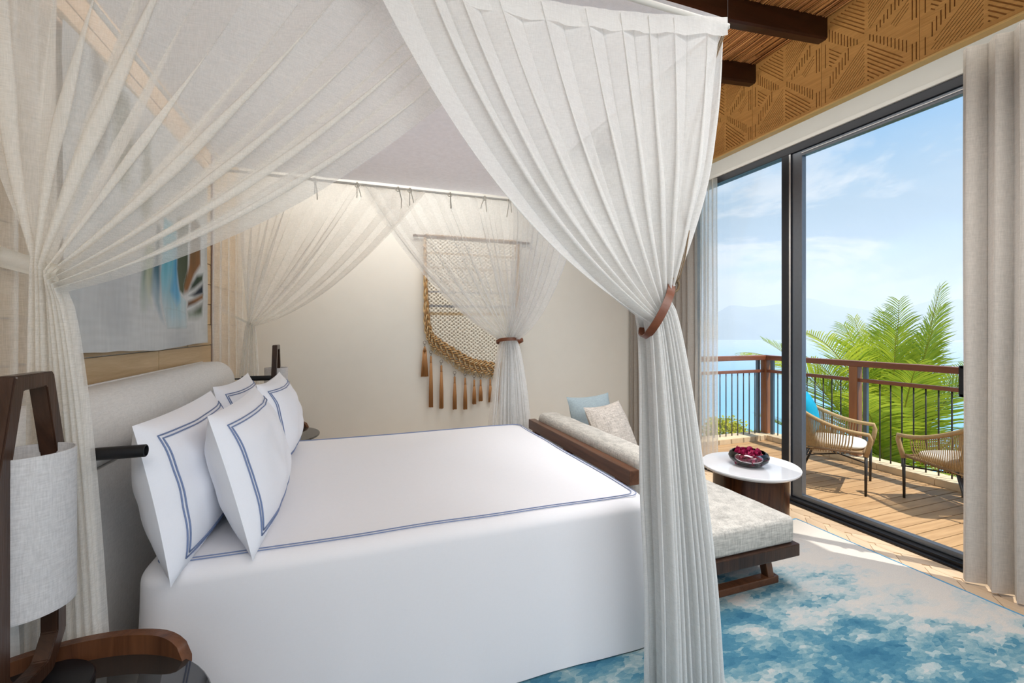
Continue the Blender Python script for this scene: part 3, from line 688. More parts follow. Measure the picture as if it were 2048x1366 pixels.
# ------------------------------------------------------------------ balcony chairs
def chair(name, label, loc, rz, cushion_label):
    t = thing(name, label, 'chair', loc, rz, 'rope chairs on the balcony')
    def rim(s):   # s 0..1 from one front corner round the back to the other
        a = PI * s; c_, sn = math.cos(a), math.sin(a)
        x = .30 * math.copysign(abs(c_) ** .55, c_); y = .30 - .66 * abs(sn) ** .75
        return Vector((x, y, .565 + .245 * abs(sn) ** 1.5))
    def seat(s):
        a = PI * s; c_, sn = math.cos(a), math.sin(a)
        x = .265 * math.copysign(abs(c_) ** .45, c_); y = .26 - .52 * abs(sn) ** .6
        return Vector((x, y, .385 - .03 * abs(sn)))
    pts = [rim(i / 40) for i in range(41)]
    fl, frr = Vector((.27, .27, 0)), Vector((-.27, .27, 0))
    arch = [Vector((.272, .278, .36)), Vector((.282, .300, .45)), Vector((.292, .312, .52))]
    archm = [Vector((-p.x, p.y, p.z)) for p in reversed(arch)]
    MB().tube(arch + pts + archm, .019, 8).build('arm_rim', 'wicker', t, True)
    MB().tube([seat(i / 30) for i in range(31)] + [seat(1), seat(0)], .014, 8).build('seat_ring', 'wickerdark', t, True)
    mb = MB()
    for i in range(104):
        s = .03 + .94 * i / 103; a, b = rim(s), seat(.02 + .96 * i / 103); mid = a.lerp(b, .55) + (a - Vector((0, 0, a.z))).normalized() * .012
        mb.tube([a, mid, b], .0052, 4, False)
    for i in range(30):
        xx = -.25 + .5 * i / 29; mb.tube([(xx, .27, .385), (xx, -.22, .36)], .0042, 4, False)
    for i in range(60):      # rope wrapped round the seat edge
        b = seat(i / 59); mb.tube([b + Vector((0, 0, .018)), b * 1.0 + Vector((0, 0, -.03))], .005, 4, False)
    w = mb.build('rope_weave', 'wicker', t, True); w['kind'] = 'stuff'
    for sx in (-1, 1):
        MB().tube([(.27 * sx, .275, 0), (.272 * sx, .278, .38)], [.010, .013], 8).build('leg', 'legmetal', t, True)
        MB().tube([(.26 * sx, -.30, 0), (.235 * sx, -.16, .37)], [.010, .013], 8).build('leg', 'legmetal', t, True)
    MB().tube([(.27, .276, .30), (-.24, -.19, .29)], .007, 6).tube([(-.27, .276, .29), (.24, -.19, .285)], .007, 6).build('cross_brace', 'legmetal', t, True)
    sc = MB()
    def pad(u, v):
        a = 2 * PI * u; r_ = math.sin(PI * v) ** .35; c_, sn = math.cos(a), math.sin(a)
        return (.235 * r_ * math.copysign(abs(c_) ** .6, c_), .03 + .235 * r_ * math.copysign(abs(sn) ** .6, sn), .415 - .035 * math.cos(PI * v))
    sc.grid(pad, 32, 14, True).build('seat_pad', 'seatpad', t, True)
    return t
def cushion_mesh(w, h, th, pinch=.10, n=26, seed=0, wr=.004):
    mb = MB()
    for sg in (1, -1):
        def fn(u, v):
            a, b = 2 * u - 1, 2 * v - 1
            x = a * w / 2 * (1 - pinch * (1 - b * b)); z = b * h / 2 * (1 - pinch * (1 - a * a))
            p = (max(0, 1 - abs(a) ** 2.6) ** .62) * (max(0, 1 - abs(b) ** 2.6) ** .62)
            y = th / 2 * p + wr * p * nz(a * 3 + seed, b * 3, sg)
            return (x, -sg * y, z)
        mb.grid((lambda u, v: fn(u, v)) if sg == 1 else (lambda u, v: fn(1 - u, v)), n, n)
    return mb
c1 = chair('balcony_chair', 'tan rope armchair seen from the side just behind the door mullion', (4.50, 3.06, -.02), math.radians(-152.3), '')
c2 = chair('balcony_chair', 'tan rope armchair seen from behind beside the beige curtain', (4.84, 2.20, -.02), math.radians(-18.8), '')
def cush_on(ch_loc, rz, lab, m, w, h, th, lx, ly, lz, tilt, group=None):
    me = cushion_mesh(w, h, th).mesh('cushion', m, True)
    o_ = inst('cushion', me); o_.matrix_world = Matrix.Translation(ch_loc) @ Matrix.Rotation(rz, 4, 'Z') @ Matrix.Translation((lx, ly, lz)) @ Matrix.Rotation(tilt, 4, 'X')
    return tag(o_, lab, 'cushion', group)
cush_on((4.50, 3.06, -.02), math.radians(-152.3), 'turquoise cushion in the rope armchair beyond the door stile', 'turquoise', .44, .42, .15, 0, -.20, .655, math.radians(14))
cush_on((4.84, 2.20, -.02), math.radians(-18.8), 'turquoise cushion showing above the back of the chair by the curtain', 'turquoise', .44, .42, .15, 0, -.20, .655, math.radians(14))

# ------------------------------------------------------------------ window drapes
def drape(x, y0, y1, z0, z1, n, amp, seed=0, flare=.0):
    mb = MB(); NS = n * 14
    def fn(u, v):
        zt = lerp(z0, z1, v); ph = 2 * PI * n * (u + .02 * nz(u * 5 + seed)); k = (.75 + .25 * (1 - v)) * (1 + .3 * nz(u * 7, v * 1.5, seed))
        s = math.sin(ph); prof = math.copysign(abs(s) ** .7, s)
        y = lerp(y0, y1, u) + .012 * math.sin(2 * ph) + flare * (1 - v) * (u - .5) + .01 * nz(u * 4, v * 2, seed + 4)
        return (x + amp * k * prof + .01 * nz(u * 3, v * 2, seed + 9), y, zt)
    return mb.grid(fn, NS, 26)
wd_ = tag(drape(3.42, .55, 1.565, .02, 3.16, 9, .05, 1).build('window_drape', 'drape', None, True), 'long beige linen curtain hanging in front of the sliding door', 'curtain')
gd = tag(drape(3.40, 3.74, 4.84, .02, 3.16, 13, .055, 5).build('window_drape', 'greydrape', None, True), 'grey drape gathered in the corner behind the bench', 'curtain')
sh = tag(drape(3.54, 3.585, 3.86, .02, 3.08, 5, .028, 8).build('sheer_curtain', 'sheer_window', None, True), 'narrow translucent sheer curtain at the left edge of the glass', 'curtain')

# ------------------------------------------------------------------ bed
BX0, BX1, BY0, BY1, BZ = -.69, 1.36, 1.755, 3.535, .70
bed = thing('bed', 'king bed with padded grey headboard under a white canopy', 'bed', (.35, 2.645, 0))
def bl(mb, n, m, **k):
    o_ = mb.build(n, m, bed, **k); o_.matrix_parent_inverse = Matrix.Translation((-.35, -2.645, 0)); return o_
bl(MB().box(-.62, 1.24, 1.88, 3.41, .08, .30, .01), 'base', 'dark')
bl(MB().box(-.62, 1.27, 1.84, 3.45, .30, .62, .05), 'mattress', 'duvet')
for sx in (-.5, 1.1):
    for sy in (1.98, 3.32): bl(MB().box(sx - .03, sx + .03, sy - .03, sy + .03, .017, .08), 'leg', 'dark')
def hbprof():
    P = [(-1.045, .10), (-.875, .10)]
    for i in range(13):
        t = i / 12; P.append((-.875 + .035 * math.sin(PI * t) ** .8, lerp(.12, .99, t)))
    P += [(-1.045, .995)]; return P
hb = MB(); P = hbprof()
vs = [(x, y, z) for y in (1.55, 3.72) for x, z in P]; k = len(P)
hb.add(vs, [(i, (i + 1) % k, k + (i + 1) % k, k + i) for i in range(k)] + [tuple(range(k - 1, -1, -1)), tuple(range(k, 2 * k))])
hbo = bl(hb, 'headboard', 'linen', smooth=True, ang=40)
ro = MB()
def roll(u, v):
    a = 2 * PI * u; e = min(1, min(v, 1 - v) / .04); rr_ = math.sqrt(max(0, 1 - (1 - e) ** 2.4))
    rx, rz = .122 * rr_, .145 * rr_
    seam = 1 - .035 * math.exp(-((v - .515) / .004) ** 2)
    ca = math.cos(a)
    if ca < 0: ca = -abs(ca) ** .35
    return (-.935 + rx * ca * seam, lerp(1.545, 3.74, v), 1.128 + rz * math.sin(a) * seam)
ro.grid(roll, 40, 90, True)
r_ = ro.build('bolster', 'linen', hbo, True); r_.matrix_parent_inverse = Matrix()
MB().tube([(-.935 + .119 * math.cos(a) , 2.675, 1.128 + .142 * math.sin(a)) for a in [math.radians(-60 + i * 9) for i in range(22)]], .002, 5, True).build('seam', 'linen', hbo, True)
MB().tube([(-1.03, 1.55, 1.262), (-1.03, 3.72, 1.262)], .010, 8).build('back_lip', 'linen', hbo, True)
for o_ in hbo.children: o_.matrix_parent_inverse = Matrix()

# duvet
def rrect(x0, x1, y0, y1, r, n=200):
    pts = []; L = [(x1 - r, y0 + r, -PI / 2), (x1 - r, y1 - r, 0), (x0 + r, y1 - r, PI / 2), (x0 + r, y0 + r, PI)]
    per = 2 * (x1 - x0 + y1 - y0 - 4 * r) + 2 * PI * r
    for i in range(4):
        cx_, cy_, a0 = L[i]
        for k in range(9): a = a0 + PI / 2 * k / 8; pts.append((cx_ + r * math.cos(a), cy_ + r * math.sin(a)))
        nx = L[(i + 1) % 4]; a1 = nx[2]; q = (nx[0] + r * math.cos(a1), nx[1] + r * math.sin(a1)); p = pts[-1]
        m_ = max(2, int(n * math.dist(p, q) / per))
        for k in range(1, m_): pts.append((lerp(p[0], q[0], k / m_), lerp(p[1], q[1], k / m_)))
    return pts
dv = MB(); rings = []
hx, hy = (BX1 - BX0) / 2, (BY1 - BY0) / 2
spec = []
for t in (1.0, .85, .7, .55, .4, .28, .18, .11): spec.append((t * (hy - .02), BZ + .012 * sstep(0, .5, t)))
for i in range(9):
    a = PI / 2 * i / 8; spec.append((.075 * (1 - math.sin(a)), BZ - .06 + .06 * math.cos(a)))
for t in (.12, .25, .4, .55, .7, .85, 1.0): spec.append((-.03 * t ** 1.5, lerp(BZ - .06, .019, t)))
for inset, z in spec:
    r = max(.012, .11 - inset * .1 if inset < .2 else .02)
    pts = rrect(BX0 + inset, BX1 - inset, BY0 + inset, BY1 - inset, min(r, (BY1 - BY0) / 2 - inset - .004))
    row = []
    for i, (x_, y_) in enumerate(pts):
        t = max(0, (BZ - .06 - z) / (BZ - .06)); s = i / len(pts)
        k = t * (.016 * nz(x_ * 2.2, y_ * 2.2, z * .6) + .012 * nz(x_ * 6, y_ * 6, z))
        nx, ny = (x_ - .35) / hx, (y_ - 2.645) / hy
        zz = z + (.006 * nz(x_ * 2.5, y_ * 2.5) if t == 0 else 0)
        row.append((x_ + nx * k, y_ + ny * k, zz))
    rings.append(row)
n0 = min(len(r) for r in rings); rings = [r for r in rings]
def resample(row, n):
    P = [Vector(p) for p in row] + [Vector(row[0])]; acc = [0]
    for a, b in zip(P, P[1:]): acc.append(acc[-1] + (b - a).length)
    # keep angular order by matching the direction from the centre line
    outp = []; 
    for i in range(n):
        d = acc[-1] * i / n; k = 0
        while acc[k + 1] < d: k += 1
        outp.append(P[k].lerp(P[k + 1], (d - acc[k]) / max(1e-9, acc[k + 1] - acc[k])))
    return outp
N = len(rings[0])
if any(len(r) != N for r in rings):
    # build every ring with the same straight counts
    def rr2(x0, x1, y0, y1, r, nl=70, ns=60):
        pts = []; L = [(x1 - r, y0 + r, -PI / 2, ns), (x1 - r, y1 - r, 0, nl), (x0 + r, y1 - r, PI / 2, ns), (x0 + r, y0 + r, PI, nl)]
        for i in range(4):
            cx_, cy_, a0, m_ = L[i]
            for k in range(9): a = a0 + PI / 2 * k / 8; pts.append((cx_ + r * math.cos(a), cy_ + r * math.sin(a)))
            nx = L[(i + 1) % 4]; a1 = nx[2]; q = (nx[0] + r * math.cos(a1), nx[1] + r * math.sin(a1)); p = pts[-1]
            for k in range(1, m_): pts.append((lerp(p[0], q[0], k / m_), lerp(p[1], q[1], k / m_)))
        return pts
    rings = []
    for inset, z in spec:
        r = max(.01, .11 - inset * .1 if inset < .2 else .02); row = []
        for x_, y_ in rr2(BX0 + inset, BX1 - inset, BY0 + inset, BY1 - inset, min(r, hy - inset - .004)):
            t = max(0, (BZ - .06 - z) / (BZ - .06)); k = t * (.020 * nz(x_ * 2.2, y_ * 2.2, z * .6) + .010 * nz(x_ * 6, y_ * 6, z))
            nx, ny = (x_ - .35) / hx, (y_ - 2.645) / hy
            row.append((x_ + nx * k, y_ + ny * k, z + (.006 * nz(x_ * 2.5, y_ * 2.5) if t == 0 else 0)))
        rings.append(row)
    N = len(rings[0])
vs = [p for r in rings for p in r]; fs = []
for j in range(len(rings) - 1):
    for i in range(N): fs.append((j * N + i, j * N + (i + 1) % N, (j + 1) * N + (i + 1) % N, (j + 1) * N + i)[::-1])
fs.append(tuple(range(N - 1, -1, -1))[::-1])
dv.add(vs, fs)
duvet = tag(dv.build('duvet', 'duvet', None, True, 60), 'smooth white duvet with blue double piping covering the bed to the floor', 'duvet')
for ins, zz in ((.052, BZ + .0015), (.069, BZ + .0025)):
    pts = rrect(BX0 + ins, BX1 - ins, BY0 + ins, BY1 - ins, .045, 160)
    MB().tube([(x_, y_, zz + .006 * nz(x_ * 2.5, y_ * 2.5)) for x_, y_ in pts], 0.0021, 5, closed=True).build('piping', 'blue', duvet, True)

# pillows
def pillow(label, bottom, top, y0, y1, h, th, seed, yaw=0., pin=.045):
    """bottom, top: (x, z) of the lower and upper edge; width runs along Y"""
    w = y1 - y0; cm = cushion_mesh(w, h, th, pin, 34, seed, .014)
    o_ = thing('pillow', label, 'pillow', ((bottom[0] + top[0]) / 2, (y0 + y1) / 2, (bottom[1] + top[1]) / 2), 0, 'white pillows with blue double piping')
    tilt = math.atan2(top[0] - bottom[0], top[1] - bottom[1])
    # local: x = width, y = front normal (-y is front), z = height; front must face +X
    o_.rotation_mode = 'QUATERNION'
    o_.rotation_quaternion = (Matrix.Rotation(tilt, 3, 'Y') @ Matrix.Rotation(PI / 2 + yaw, 3, 'Z')).to_quaternion()
    cm.build('pillowcase', 'pillow', o_, True, 70)
    def surf(a, b):
        x = a * w / 2 * (1 - pin * (1 - b * b)); z = b * h / 2 * (1 - pin * (1 - a * a))
        p = (max(0, 1 - abs(a) ** 2.6) ** .62) * (max(0, 1 - abs(b) ** 2.6) ** .62)
        return Vector((x, -(th / 2 * p + -.014 * p * nz(a * 3 + seed, b * 3, 1) * -1 + .0025), z))
    for k in (.755, .80):
        kx = 1 - (1 - k) * h / w; pts = []
        for (a0, b0), (a1, b1) in zip(((-kx, -k), (kx, -k), (kx, k), (-kx, k)), ((kx, -k), (kx, k), (-kx, k), (-kx, -k))):
            for i in range(20): pts.append(surf(lerp(a0, a1, i / 20), lerp(b0, b1, i / 20)))
        MB().tube(pts, .0027, 5, closed=True).build('piping', 'blue', o_, True)
    return o_
pillow('white pillow against the headboard on the side nearest the camera', (-.565, .69), (-.66, 1.185), 1.68, 2.58, .53, .24, 1, .03)
pillow('white pillow against the headboard, at the far side', (-.60, .69), (-.69, 1.205), 2.66, 3.46, .52, .22, 2, 0, .085)
pillow('white front pillow standing nearest the camera, turned to the light', (-.345, .69), (-.48, 1.205), 1.74, 2.64, .53, .23, 3, .03)
pillow('white front pillow at the far side, partly behind the near one', (-.40, .69), (-.50, 1.205), 2.70, 3.48, .52, .25, 4, 0, .085)

# reading lights
for y_, lab in ((1.60, 'black tube reading light at the near end of the headboard'), (3.69, 'black tube reading light at the far end of the headboard')):
    t = thing('reading_light', lab, 'lamp', (XW, y_, 1.14), 0, 'reading lights on the headboard')
    MB().tube([(.0, 0, 0), (.29, 0, 0)], .006, 8).build('arm', 'black', t, True)
    MB().lathe([(.030, 0), (.030, .008)], (0, 0, 0), 20).build('wall_plate', 'black', t, True, 40).rotation_euler = (0, PI / 2, 0)
    h_ = MB().lathe([(.0175, .285), (.0185, .29), (.0185, .475), (.016, .477), (.016, .455)], (0, 0, 0), 24).build('lamp_head', 'black', t, True, 40); h_.rotation_euler = (0, PI / 2, 0)
# ------------------------------------------------------------------ nightstands and lamps
def nightstand(label, loc):
    t = thing('nightstand', label, 'nightstand', loc, 0, 'round nightstands beside the bed')
    r = .37
    def shell(z0, z1, a0, a1, th, rnd, n=48, name='body', m='walnut_v'):
        mb = MB(); P = []
        for i in range(n + 1):
            a = lerp(a0, a1, i / n); e = min(1, min(i, n - i) / 5) ; zt = lerp(z1 - rnd, z1, math.sqrt(max(0, 1 - (1 - e) ** 2))) if rnd else z1
            P.append([(r * math.cos(a), r * math.sin(a), z0), (r * math.cos(a), r * math.sin(a), zt), ((r - th) * math.cos(a), (r - th) * math.sin(a), zt), ((r - th) * math.cos(a), (r - th) * math.sin(a), z0)])
        v = [p for q in P for p in q]; f = []
        for i in range(n):
            for j in range(4): f.append((i * 4 + j, (i + 1) * 4 + j, (i + 1) * 4 + (j + 1) % 4, i * 4 + (j + 1) % 4))
        f += [(0, 1, 2, 3), (n * 4 + 3, n * 4 + 2, n * 4 + 1, n * 4)]
        return mb.add(v, f).build(name, m, t, True, 40)
    shell(.06, .665, math.radians(48), math.radians(215), .026, .05)
    MB().lathe([(.30, .0), (.30, .06)], (0, 0, 0), 40).build('plinth', 'dark', t, True, 40)
    MB().lathe([(.33, .06), (.34, .07), (.34, .30), (.33, .31)], (0, 0, 0), 48).build('drawer', 'walnut', t, True, 40)
    MB().lathe([(.355, .597), (.358, .600), (.358, .609), (.355, .612)], (.0, -.0, 0), 64).build('glass_top', 'darkglass', t, True, 30)
    for a in (250, 310): MB().tube([(.30 * math.cos(math.radians(a)), .30 * math.sin(math.radians(a)), .31), (.30 * math.cos(math.radians(a)), .30 * math.sin(math.radians(a)), .597)], .012, 8).build('leg', 'dark', t, True)
    return t
nightstand('round dark wood nightstand with smoked glass top nearest the camera', (-.665, 1.15, 0))
nightstand('round nightstand with glass top on the far side of the bed', (-.64, 4.13, 0))
def table_lamp(label, loc, top=1.395):
    t = thing('table_lamp', label, 'lamp', loc, 0, 'wooden handled bedside lamps')
    b = loc[2]; H = top - b
    MB().lathe([(.118, 0), (.12, .003), (.12, .012), (.117, .015)], (0, .0, 0), 48).build('base', 'black', t, True, 30)
    # closed six-sided timber loop in the Y-Z plane
    pts = [(-.065, .025), (-.118, .10), (-.118, H - .22), (-.068, H), (.068, H), (.118, H - .22), (.118, .10), (.065, .025)]
    wid, dep = .036, .036
    cyz = (0, H / 2)
    def inset(P, d):
        n = len(P); res = []
        for i in range(n):
            p0, p1, p2 = P[i - 1], P[i], P[(i + 1) % n]
            def nor(a, b_):
                dx, dz = b_[0] - a[0], b_[1] - a[1]; L = math.hypot(dx, dz); nx, nz_ = -dz / L, dx / L
                mx, mz = (a[0] + b_[0]) / 2, (a[1] + b_[1]) / 2
                if (cyz[0] - mx) * nx + (cyz[1] - mz) * nz_ < 0: nx, nz_ = -nx, -nz_
                return nx, nz_
            a1, a2 = nor(p0, p1), nor(p1, p2); bx, bz = a1[0] + a2[0], a1[1] + a2[1]; L2 = bx * bx + bz * bz
            res.append((p1[0] + bx * 2 * d / L2, p1[1] + bz * 2 * d / L2))
        return res
    I = inset(pts, wid); n = len(pts); mb = MB()
    v = [(dep / 2, y_, z_) for y_, z_ in pts] + [(dep / 2, y_, z_) for y_, z_ in I] + [(-dep / 2, y_, z_) for y_, z_ in pts] + [(-dep / 2, y_, z_) for y_, z_ in I]
    f = []
    for i in range(n):
        j = (i + 1) % n
        f += [(i, j, n + j, n + i), (2 * n + j, 2 * n + i, 3 * n + i, 3 * n + j), (j, i, 2 * n + i, 2 * n + j), (n + i, n + j, 3 * n + j, 3 * n + i)]
    bm = bmesh.new(); bv = [bm.verts.new(p) for p in v]
    for q in f: bm.faces.new([bv[i] for i in q])
    bmesh.ops.recalc_face_normals(bm, faces=bm.faces)
    bmesh.ops.bevel(bm, geom=[e for e in bm.edges], offset=.003, segments=2, affect='EDGES')
    MB().bm(bm).build('frame', 'dark', t, True, 35)
    MB().lathe([(.085, H - .555), (.086, H - .55), (.086, H - .185), (.083, H - .185), (.083, H - .55)], (0, 0, 0), 56).build('lamp_shade', 'shade', t, True, 40)
    MB().tube([(0, -.083, H - .53), (0, .083, H - .53)], .006, 6).build('shade_support', 'dark', t, True)
    return t
table_lamp('tall dark wood bedside lamp with linen drum shade in the near corner', (-.735, 1.375, .614))
table_lamp('dark wood bedside lamp beyond the far pillows', (-.60, 4.02, .614), 1.375)

# ------------------------------------------------------------------ canopy
def ring_strap(c, U, V, wdt, th, m, parent, name='strap'):
    c, U, V = Vector(c), Vector(U), Vector(V); Nn = U.cross(V).normalized(); n = 40; vs = []; fs = []
    for i in range(n):
        a = 2 * PI * i / n; p = c + U * math.cos(a) + V * math.sin(a); rdir = (p - c).normalized(); ww = wdt * (1 if abs(math.cos(a)) < .9 else .7)
        vs += [p - Nn * ww / 2, p + Nn * ww / 2, p + Nn * ww / 2 + rdir * th, p - Nn * ww / 2 + rdir * th]
    for i in range(n):
        k = (i + 1) % n
        for j in range(4): fs.append((i * 4 + j, k * 4 + j, k * 4 + (j + 1) % 4, i * 4 + (j + 1) % 4))
    return MB().add(vs, fs).build(name, m, parent, True, 40)
def wing(T0, T1, C0, C1, G, gv, H, hv, nrm, nf, seed, a_top=.016, a_mid=.030, a_g=.03, a_h=.05, g_hang=.0, zdip=None, seg=15):
    """cloth panel hung from T0..T1 (s=0..1), swept to the gather G (lateral gv) and falling to the hem H (lateral hv)"""
    T0, T1, C0, C1, G, gv, H, hv, nrm = map(Vector, (T0, T1, C0, C1, G, gv, H, hv, nrm)); NS = nf * seg; NU, NL = 46, 40
    lat0 = (T1 - T0).normalized(); rr = random.Random(seed)
    amps = [rr.uniform(.55, 1.35) for _ in range(nf + 3)]; shf = [rr.uniform(-.22, .22) for _ in range(nf + 3)]
    def fold(s):
        x = s * nf + .35 * nz(s * 4, seed); i = int(max(0, x)); f = x - i
        A = lerp(amps[min(i, nf + 1)], amps[min(i + 1, nf + 2)], sstep(0, 1, f)); d = lerp(shf[min(i, nf + 1)], shf[min(i + 1, nf + 2)], f)
        return 2 * PI * (x + d), A
    vs = []
    for j in range(NU + NL + 1):
        for i in range(NS + 1):
            s = i / NS; ph, A = fold(s)
            if j <= NU:
                t = j / NU; T = T0.lerp(T1, s)
                if zdip: T = T + Vector((0, 0, zdip(s)))
                Cc = C0.lerp(C1, s); g = G + gv * (s - .5)
                te = t
                p = T * (1 - te) ** 2 + Cc * 2 * te * (1 - te) + g * te * te
                amp = lerp(lerp(a_top, a_mid, sstep(0, .6, t)), a_g, sstep(.6, 1, t))
                sp = (1 - t) * (T1 - T0).length / nf + t * gv.length / nf
                lat = lat0
                wr = .010 * nz(s * 9, t * 3.2, seed) * math.sin(PI * min(1, t * 1.1 + .02))
            else:
                t = (j - NU) / NL; g = G + gv * (s - .5); h = H + hv * (s - .5); e = t ** .62
                p = Vector((lerp(g.x, h.x, e), lerp(g.y, h.y, e), lerp(g.z, h.z, t)))
                amp = lerp(a_g, a_h, sstep(0, .5, t)); sp = lerp(gv.length, hv.length, e) / nf
                lat = hv.normalized(); wr = .02 * nz(s * 3, t * 2.2, seed + 5) * t
            om = min(sp * .32, amp * .9)
            p = p + nrm * (amp * A * math.sin(ph) + wr) + lat * (om * math.sin(2 * ph))
            vs.append(p)
    fs = []; w = NS + 1
    for j in range(NU + NL):
        for i in range(NS): fs.append((j * w + i, j * w + i + 1, (j + 1) * w + i + 1, (j + 1) * w + i))
    return MB().add(vs, fs)
CZ = 2.715; CX0, CX1, CY0, CY1 = -.92, 1.41, 1.37, 3.90
can = thing('bed_canopy', 'white cloth canopy top stretched on rods above the bed', 'canopy', (.27, 2.63, CZ))
def cl_(mb, n, m, **k):
    o_ = mb.build(n, m, can, **k); o_.matrix_parent_inverse = Matrix.Translation((-.27, -2.63, -CZ)); return o_
def roof(u, v):
    x, y = lerp(CX0, CX1, u), lerp(CY0, CY1, v); return (x, y, CZ + .03 - .045 * math.sin(PI * u) * math.sin(PI * v) + .006 * nz(x * 3, y * 3))
cl_(MB().grid(roof, 40, 40), 'roof_cloth', 'roofcloth', smooth=True)
for a, b in (((CX0, CY0), (CX1, CY0)), ((CX0, CY1), (CX1, CY1)), ((CX0, CY0), (CX0, CY1)), ((CX1, CY0), (CX1, CY1))):
    cl_(MB().tube([(a[0], a[1], CZ), (b[0], b[1], CZ)], .011, 10), 'rod', 'white', smooth=True)
for x_, y_ in ((CX0, CY0), (CX1, CY0), (CX0, CY1), (CX1, CY1)):
    cl_(MB().tube([(x_, y_, CZ), (x_, y_, zc_(x_) - .02)], .0015, 6), 'suspension_wire', 'black')
# valance edge of the near side (hemmed white strip)
def ribbon(parent, p, seed, s=1.):
    rr = random.Random(seed); p = Vector(p); mb = MB()
    for k in range(2):
        L = rr.uniform(.07, .13) * s; dx = rr.uniform(-.03, .03); w = .004
        a = p + Vector((0, -.015, .02)); pts = [a, p + Vector((dx * .3, -.02, -.01)), p + Vector((dx, -.018, -L * .55)), p + Vector((dx * 1.3 + rr.uniform(-.01, .01), -.015, -L))]
        vs = []; fs = []
        for q in pts: vs += [q + Vector((-w, 0, 0)), q + Vector((w, 0, 0)), q + Vector((w, -.0015, 0)), q + Vector((-w, -.0015, 0))]
        for i in range(3):
            for j in range(4): fs.append((i * 4 + j, (i + 1) * 4 + j, (i + 1) * 4 + (j + 1) % 4, i * 4 + (j + 1) % 4))
        mb.add(vs, fs)
    mb.tube([p + Vector((.018 * math.cos(a), .0, .018 * math.sin(a))) for a in [i * PI / 6 for i in range(12)]], .004, 5, closed=True)
    o_ = mb.build('ribbon_tie', 'ribbon', parent, True); o_.matrix_parent_inverse = Matrix.Translation(-parent.location); return o_
def curtain_thing(label, loc): return thing('canopy_curtain', label, 'curtain', loc, 0, 'sheer curtains tied at the canopy corners')
def addp(parent, mb, n, m, **k):
    o_ = mb.build(n, m, parent, **k); o_.matrix_parent_inverse = Matrix.Translation(-parent.location); return o_
# near foot corner (front, right of the bed)
nf = curtain_thing('white canopy curtain at the near foot corner, held by a leather strap', (1.25, 1.42, 0))
dipn = lambda s: -.10 * math.sin(PI * min(1, s * .75)) - .06 * s
addp(nf, wing((1.39, 1.37, 2.725), (.0, 1.345, 2.725), (1.365, 1.38, 2.10), (.365, 1.37, 1.85), (1.105, 1.42, 1.575), (-.085, 0, -.10), (1.29, 1.44, .02), (-.30, 0, 0), (0, 1, 0), 10, 11, .016, .024, .034, .050, zdip=dipn, seg=18), 'side_panel', 'sheer', smooth=True)
addp(nf, wing((1.41, 1.39, 2.72), (1.41, 2.25, 2.72), (1.41, 1.42, 2.1), (1.38, 2.0, 1.9), (1.12, 1.47, 1.575), (-.06, .05, -.06), (1.31, 1.50, .02), (-.26, .06, 0), (1, 0, 0), 8, 12, .016, .026, .03, .05), 'foot_panel', 'sheer', smooth=True)
# hem band
def hem(s0): 
    x = lerp(1.390, .0, s0); return x, 2.725 + dipn(s0) 
hv_ = MB(); n = 60; vs = []; fs = []
for i in range(n + 1):
    x_, z_ = hem(i / n); w2 = .006 * math.sin(i * .9) + .004 * math.sin(i * 2.3)
    vs += [(x_, 1.352 + .3 * w2, z_ + .012), (x_, 1.350 + .5 * w2, z_ - .060 - .003 * math.sin(i * .9))]
for i in range(n): fs.append((2 * i, 2 * i + 1, 2 * i + 3, 2 * i + 2))
addp(nf, hv_.add(vs, fs), 'top_hem', 'sheer', smooth=True)
def strapat(parent, c, U, V, w=.031): 
    o_ = ring_strap(c, U, V, w, .005, 'leather', parent, 'leather_strap'); o_.matrix_parent_inverse = Matrix.Translation(-parent.location); return o_
strapat(nf, (1.112, 1.43, 1.575), (.056, 0, .102), (.02, .075, -.01))
cp = [(1.165, 1.40, 1.675), (1.178, 1.39, 1.70), (1.20, 1.385, 1.78), (1.232, 1.40, 1.885), (1.25, 1.46, 2.0), (1.31, 1.47, 2.3), (1.385, 1.46, 2.55), (1.41, 1.39, 2.71)]
addp(nf, MB().tube(cp, .0045, 6).tube([(p[0] + .007, p[1] - .004, p[2]) for p in cp], .0035, 6).tube([(1.168 + .022 * math.cos(a), 1.395, 1.672 + .026 * math.sin(a)) for a in [i * PI / 6 for i in range(12)]], .005, 6, closed=True), 'cord', 'cord', smooth=True)
# near head corner (front, left of the picture)
nh = curtain_thing('cream canopy curtain at the near head corner, tied back to the plank wall', (-.72, 1.5, 0))
dph = lambda s: -.03 * math.sin(PI * s) - .08 * s
addp(nh, wing((-.90, 1.40, 2.72), (.62, 1.46, 2.70), (-.88, 1.42, 2.1), (-.155, 1.47, 1.79), (-.735, 1.46, 1.645), (.05, 0, -.09), (-.765, 1.615, .02), (.20, .02, 0), (0, 1, 0), 8, 21, .016, .032, .030, .028, zdip=dph, seg=22), 'side_panel', 'sheer_head', smooth=True)
def straight(x0, y0, x1, y1, z0, z1, n, amp, seed):
    L = math.hypot(x1 - x0, y1 - y0); dx, dy = (x1 - x0) / L, (y1 - y0) / L
    def fn(u, v):
        z = lerp(z0, z1, v); ph = 2 * PI * n * (u + .04 * nz(u * 4, seed)); q = amp * (1 + .3 * nz(u * 5, v * 2, seed)) * math.sin(ph); om = min(.4 * L / n, amp) * .7 * math.sin(2 * ph) + .03 * nz(u * 2, v * 2.2, seed + 3) * (1 - v)
        return (x0 + (x1 - x0) * u - dy * q + dx * om, y0 + (y1 - y0) * u + dx * q + dy * om, z)
    return MB().grid(fn, n * 14, 40)
addp(nh, straight(-.93, 1.42, -.93, 1.86, .02, 2.72, 5, .022, 3), 'head_panel', 'sheer_head', smooth=True)
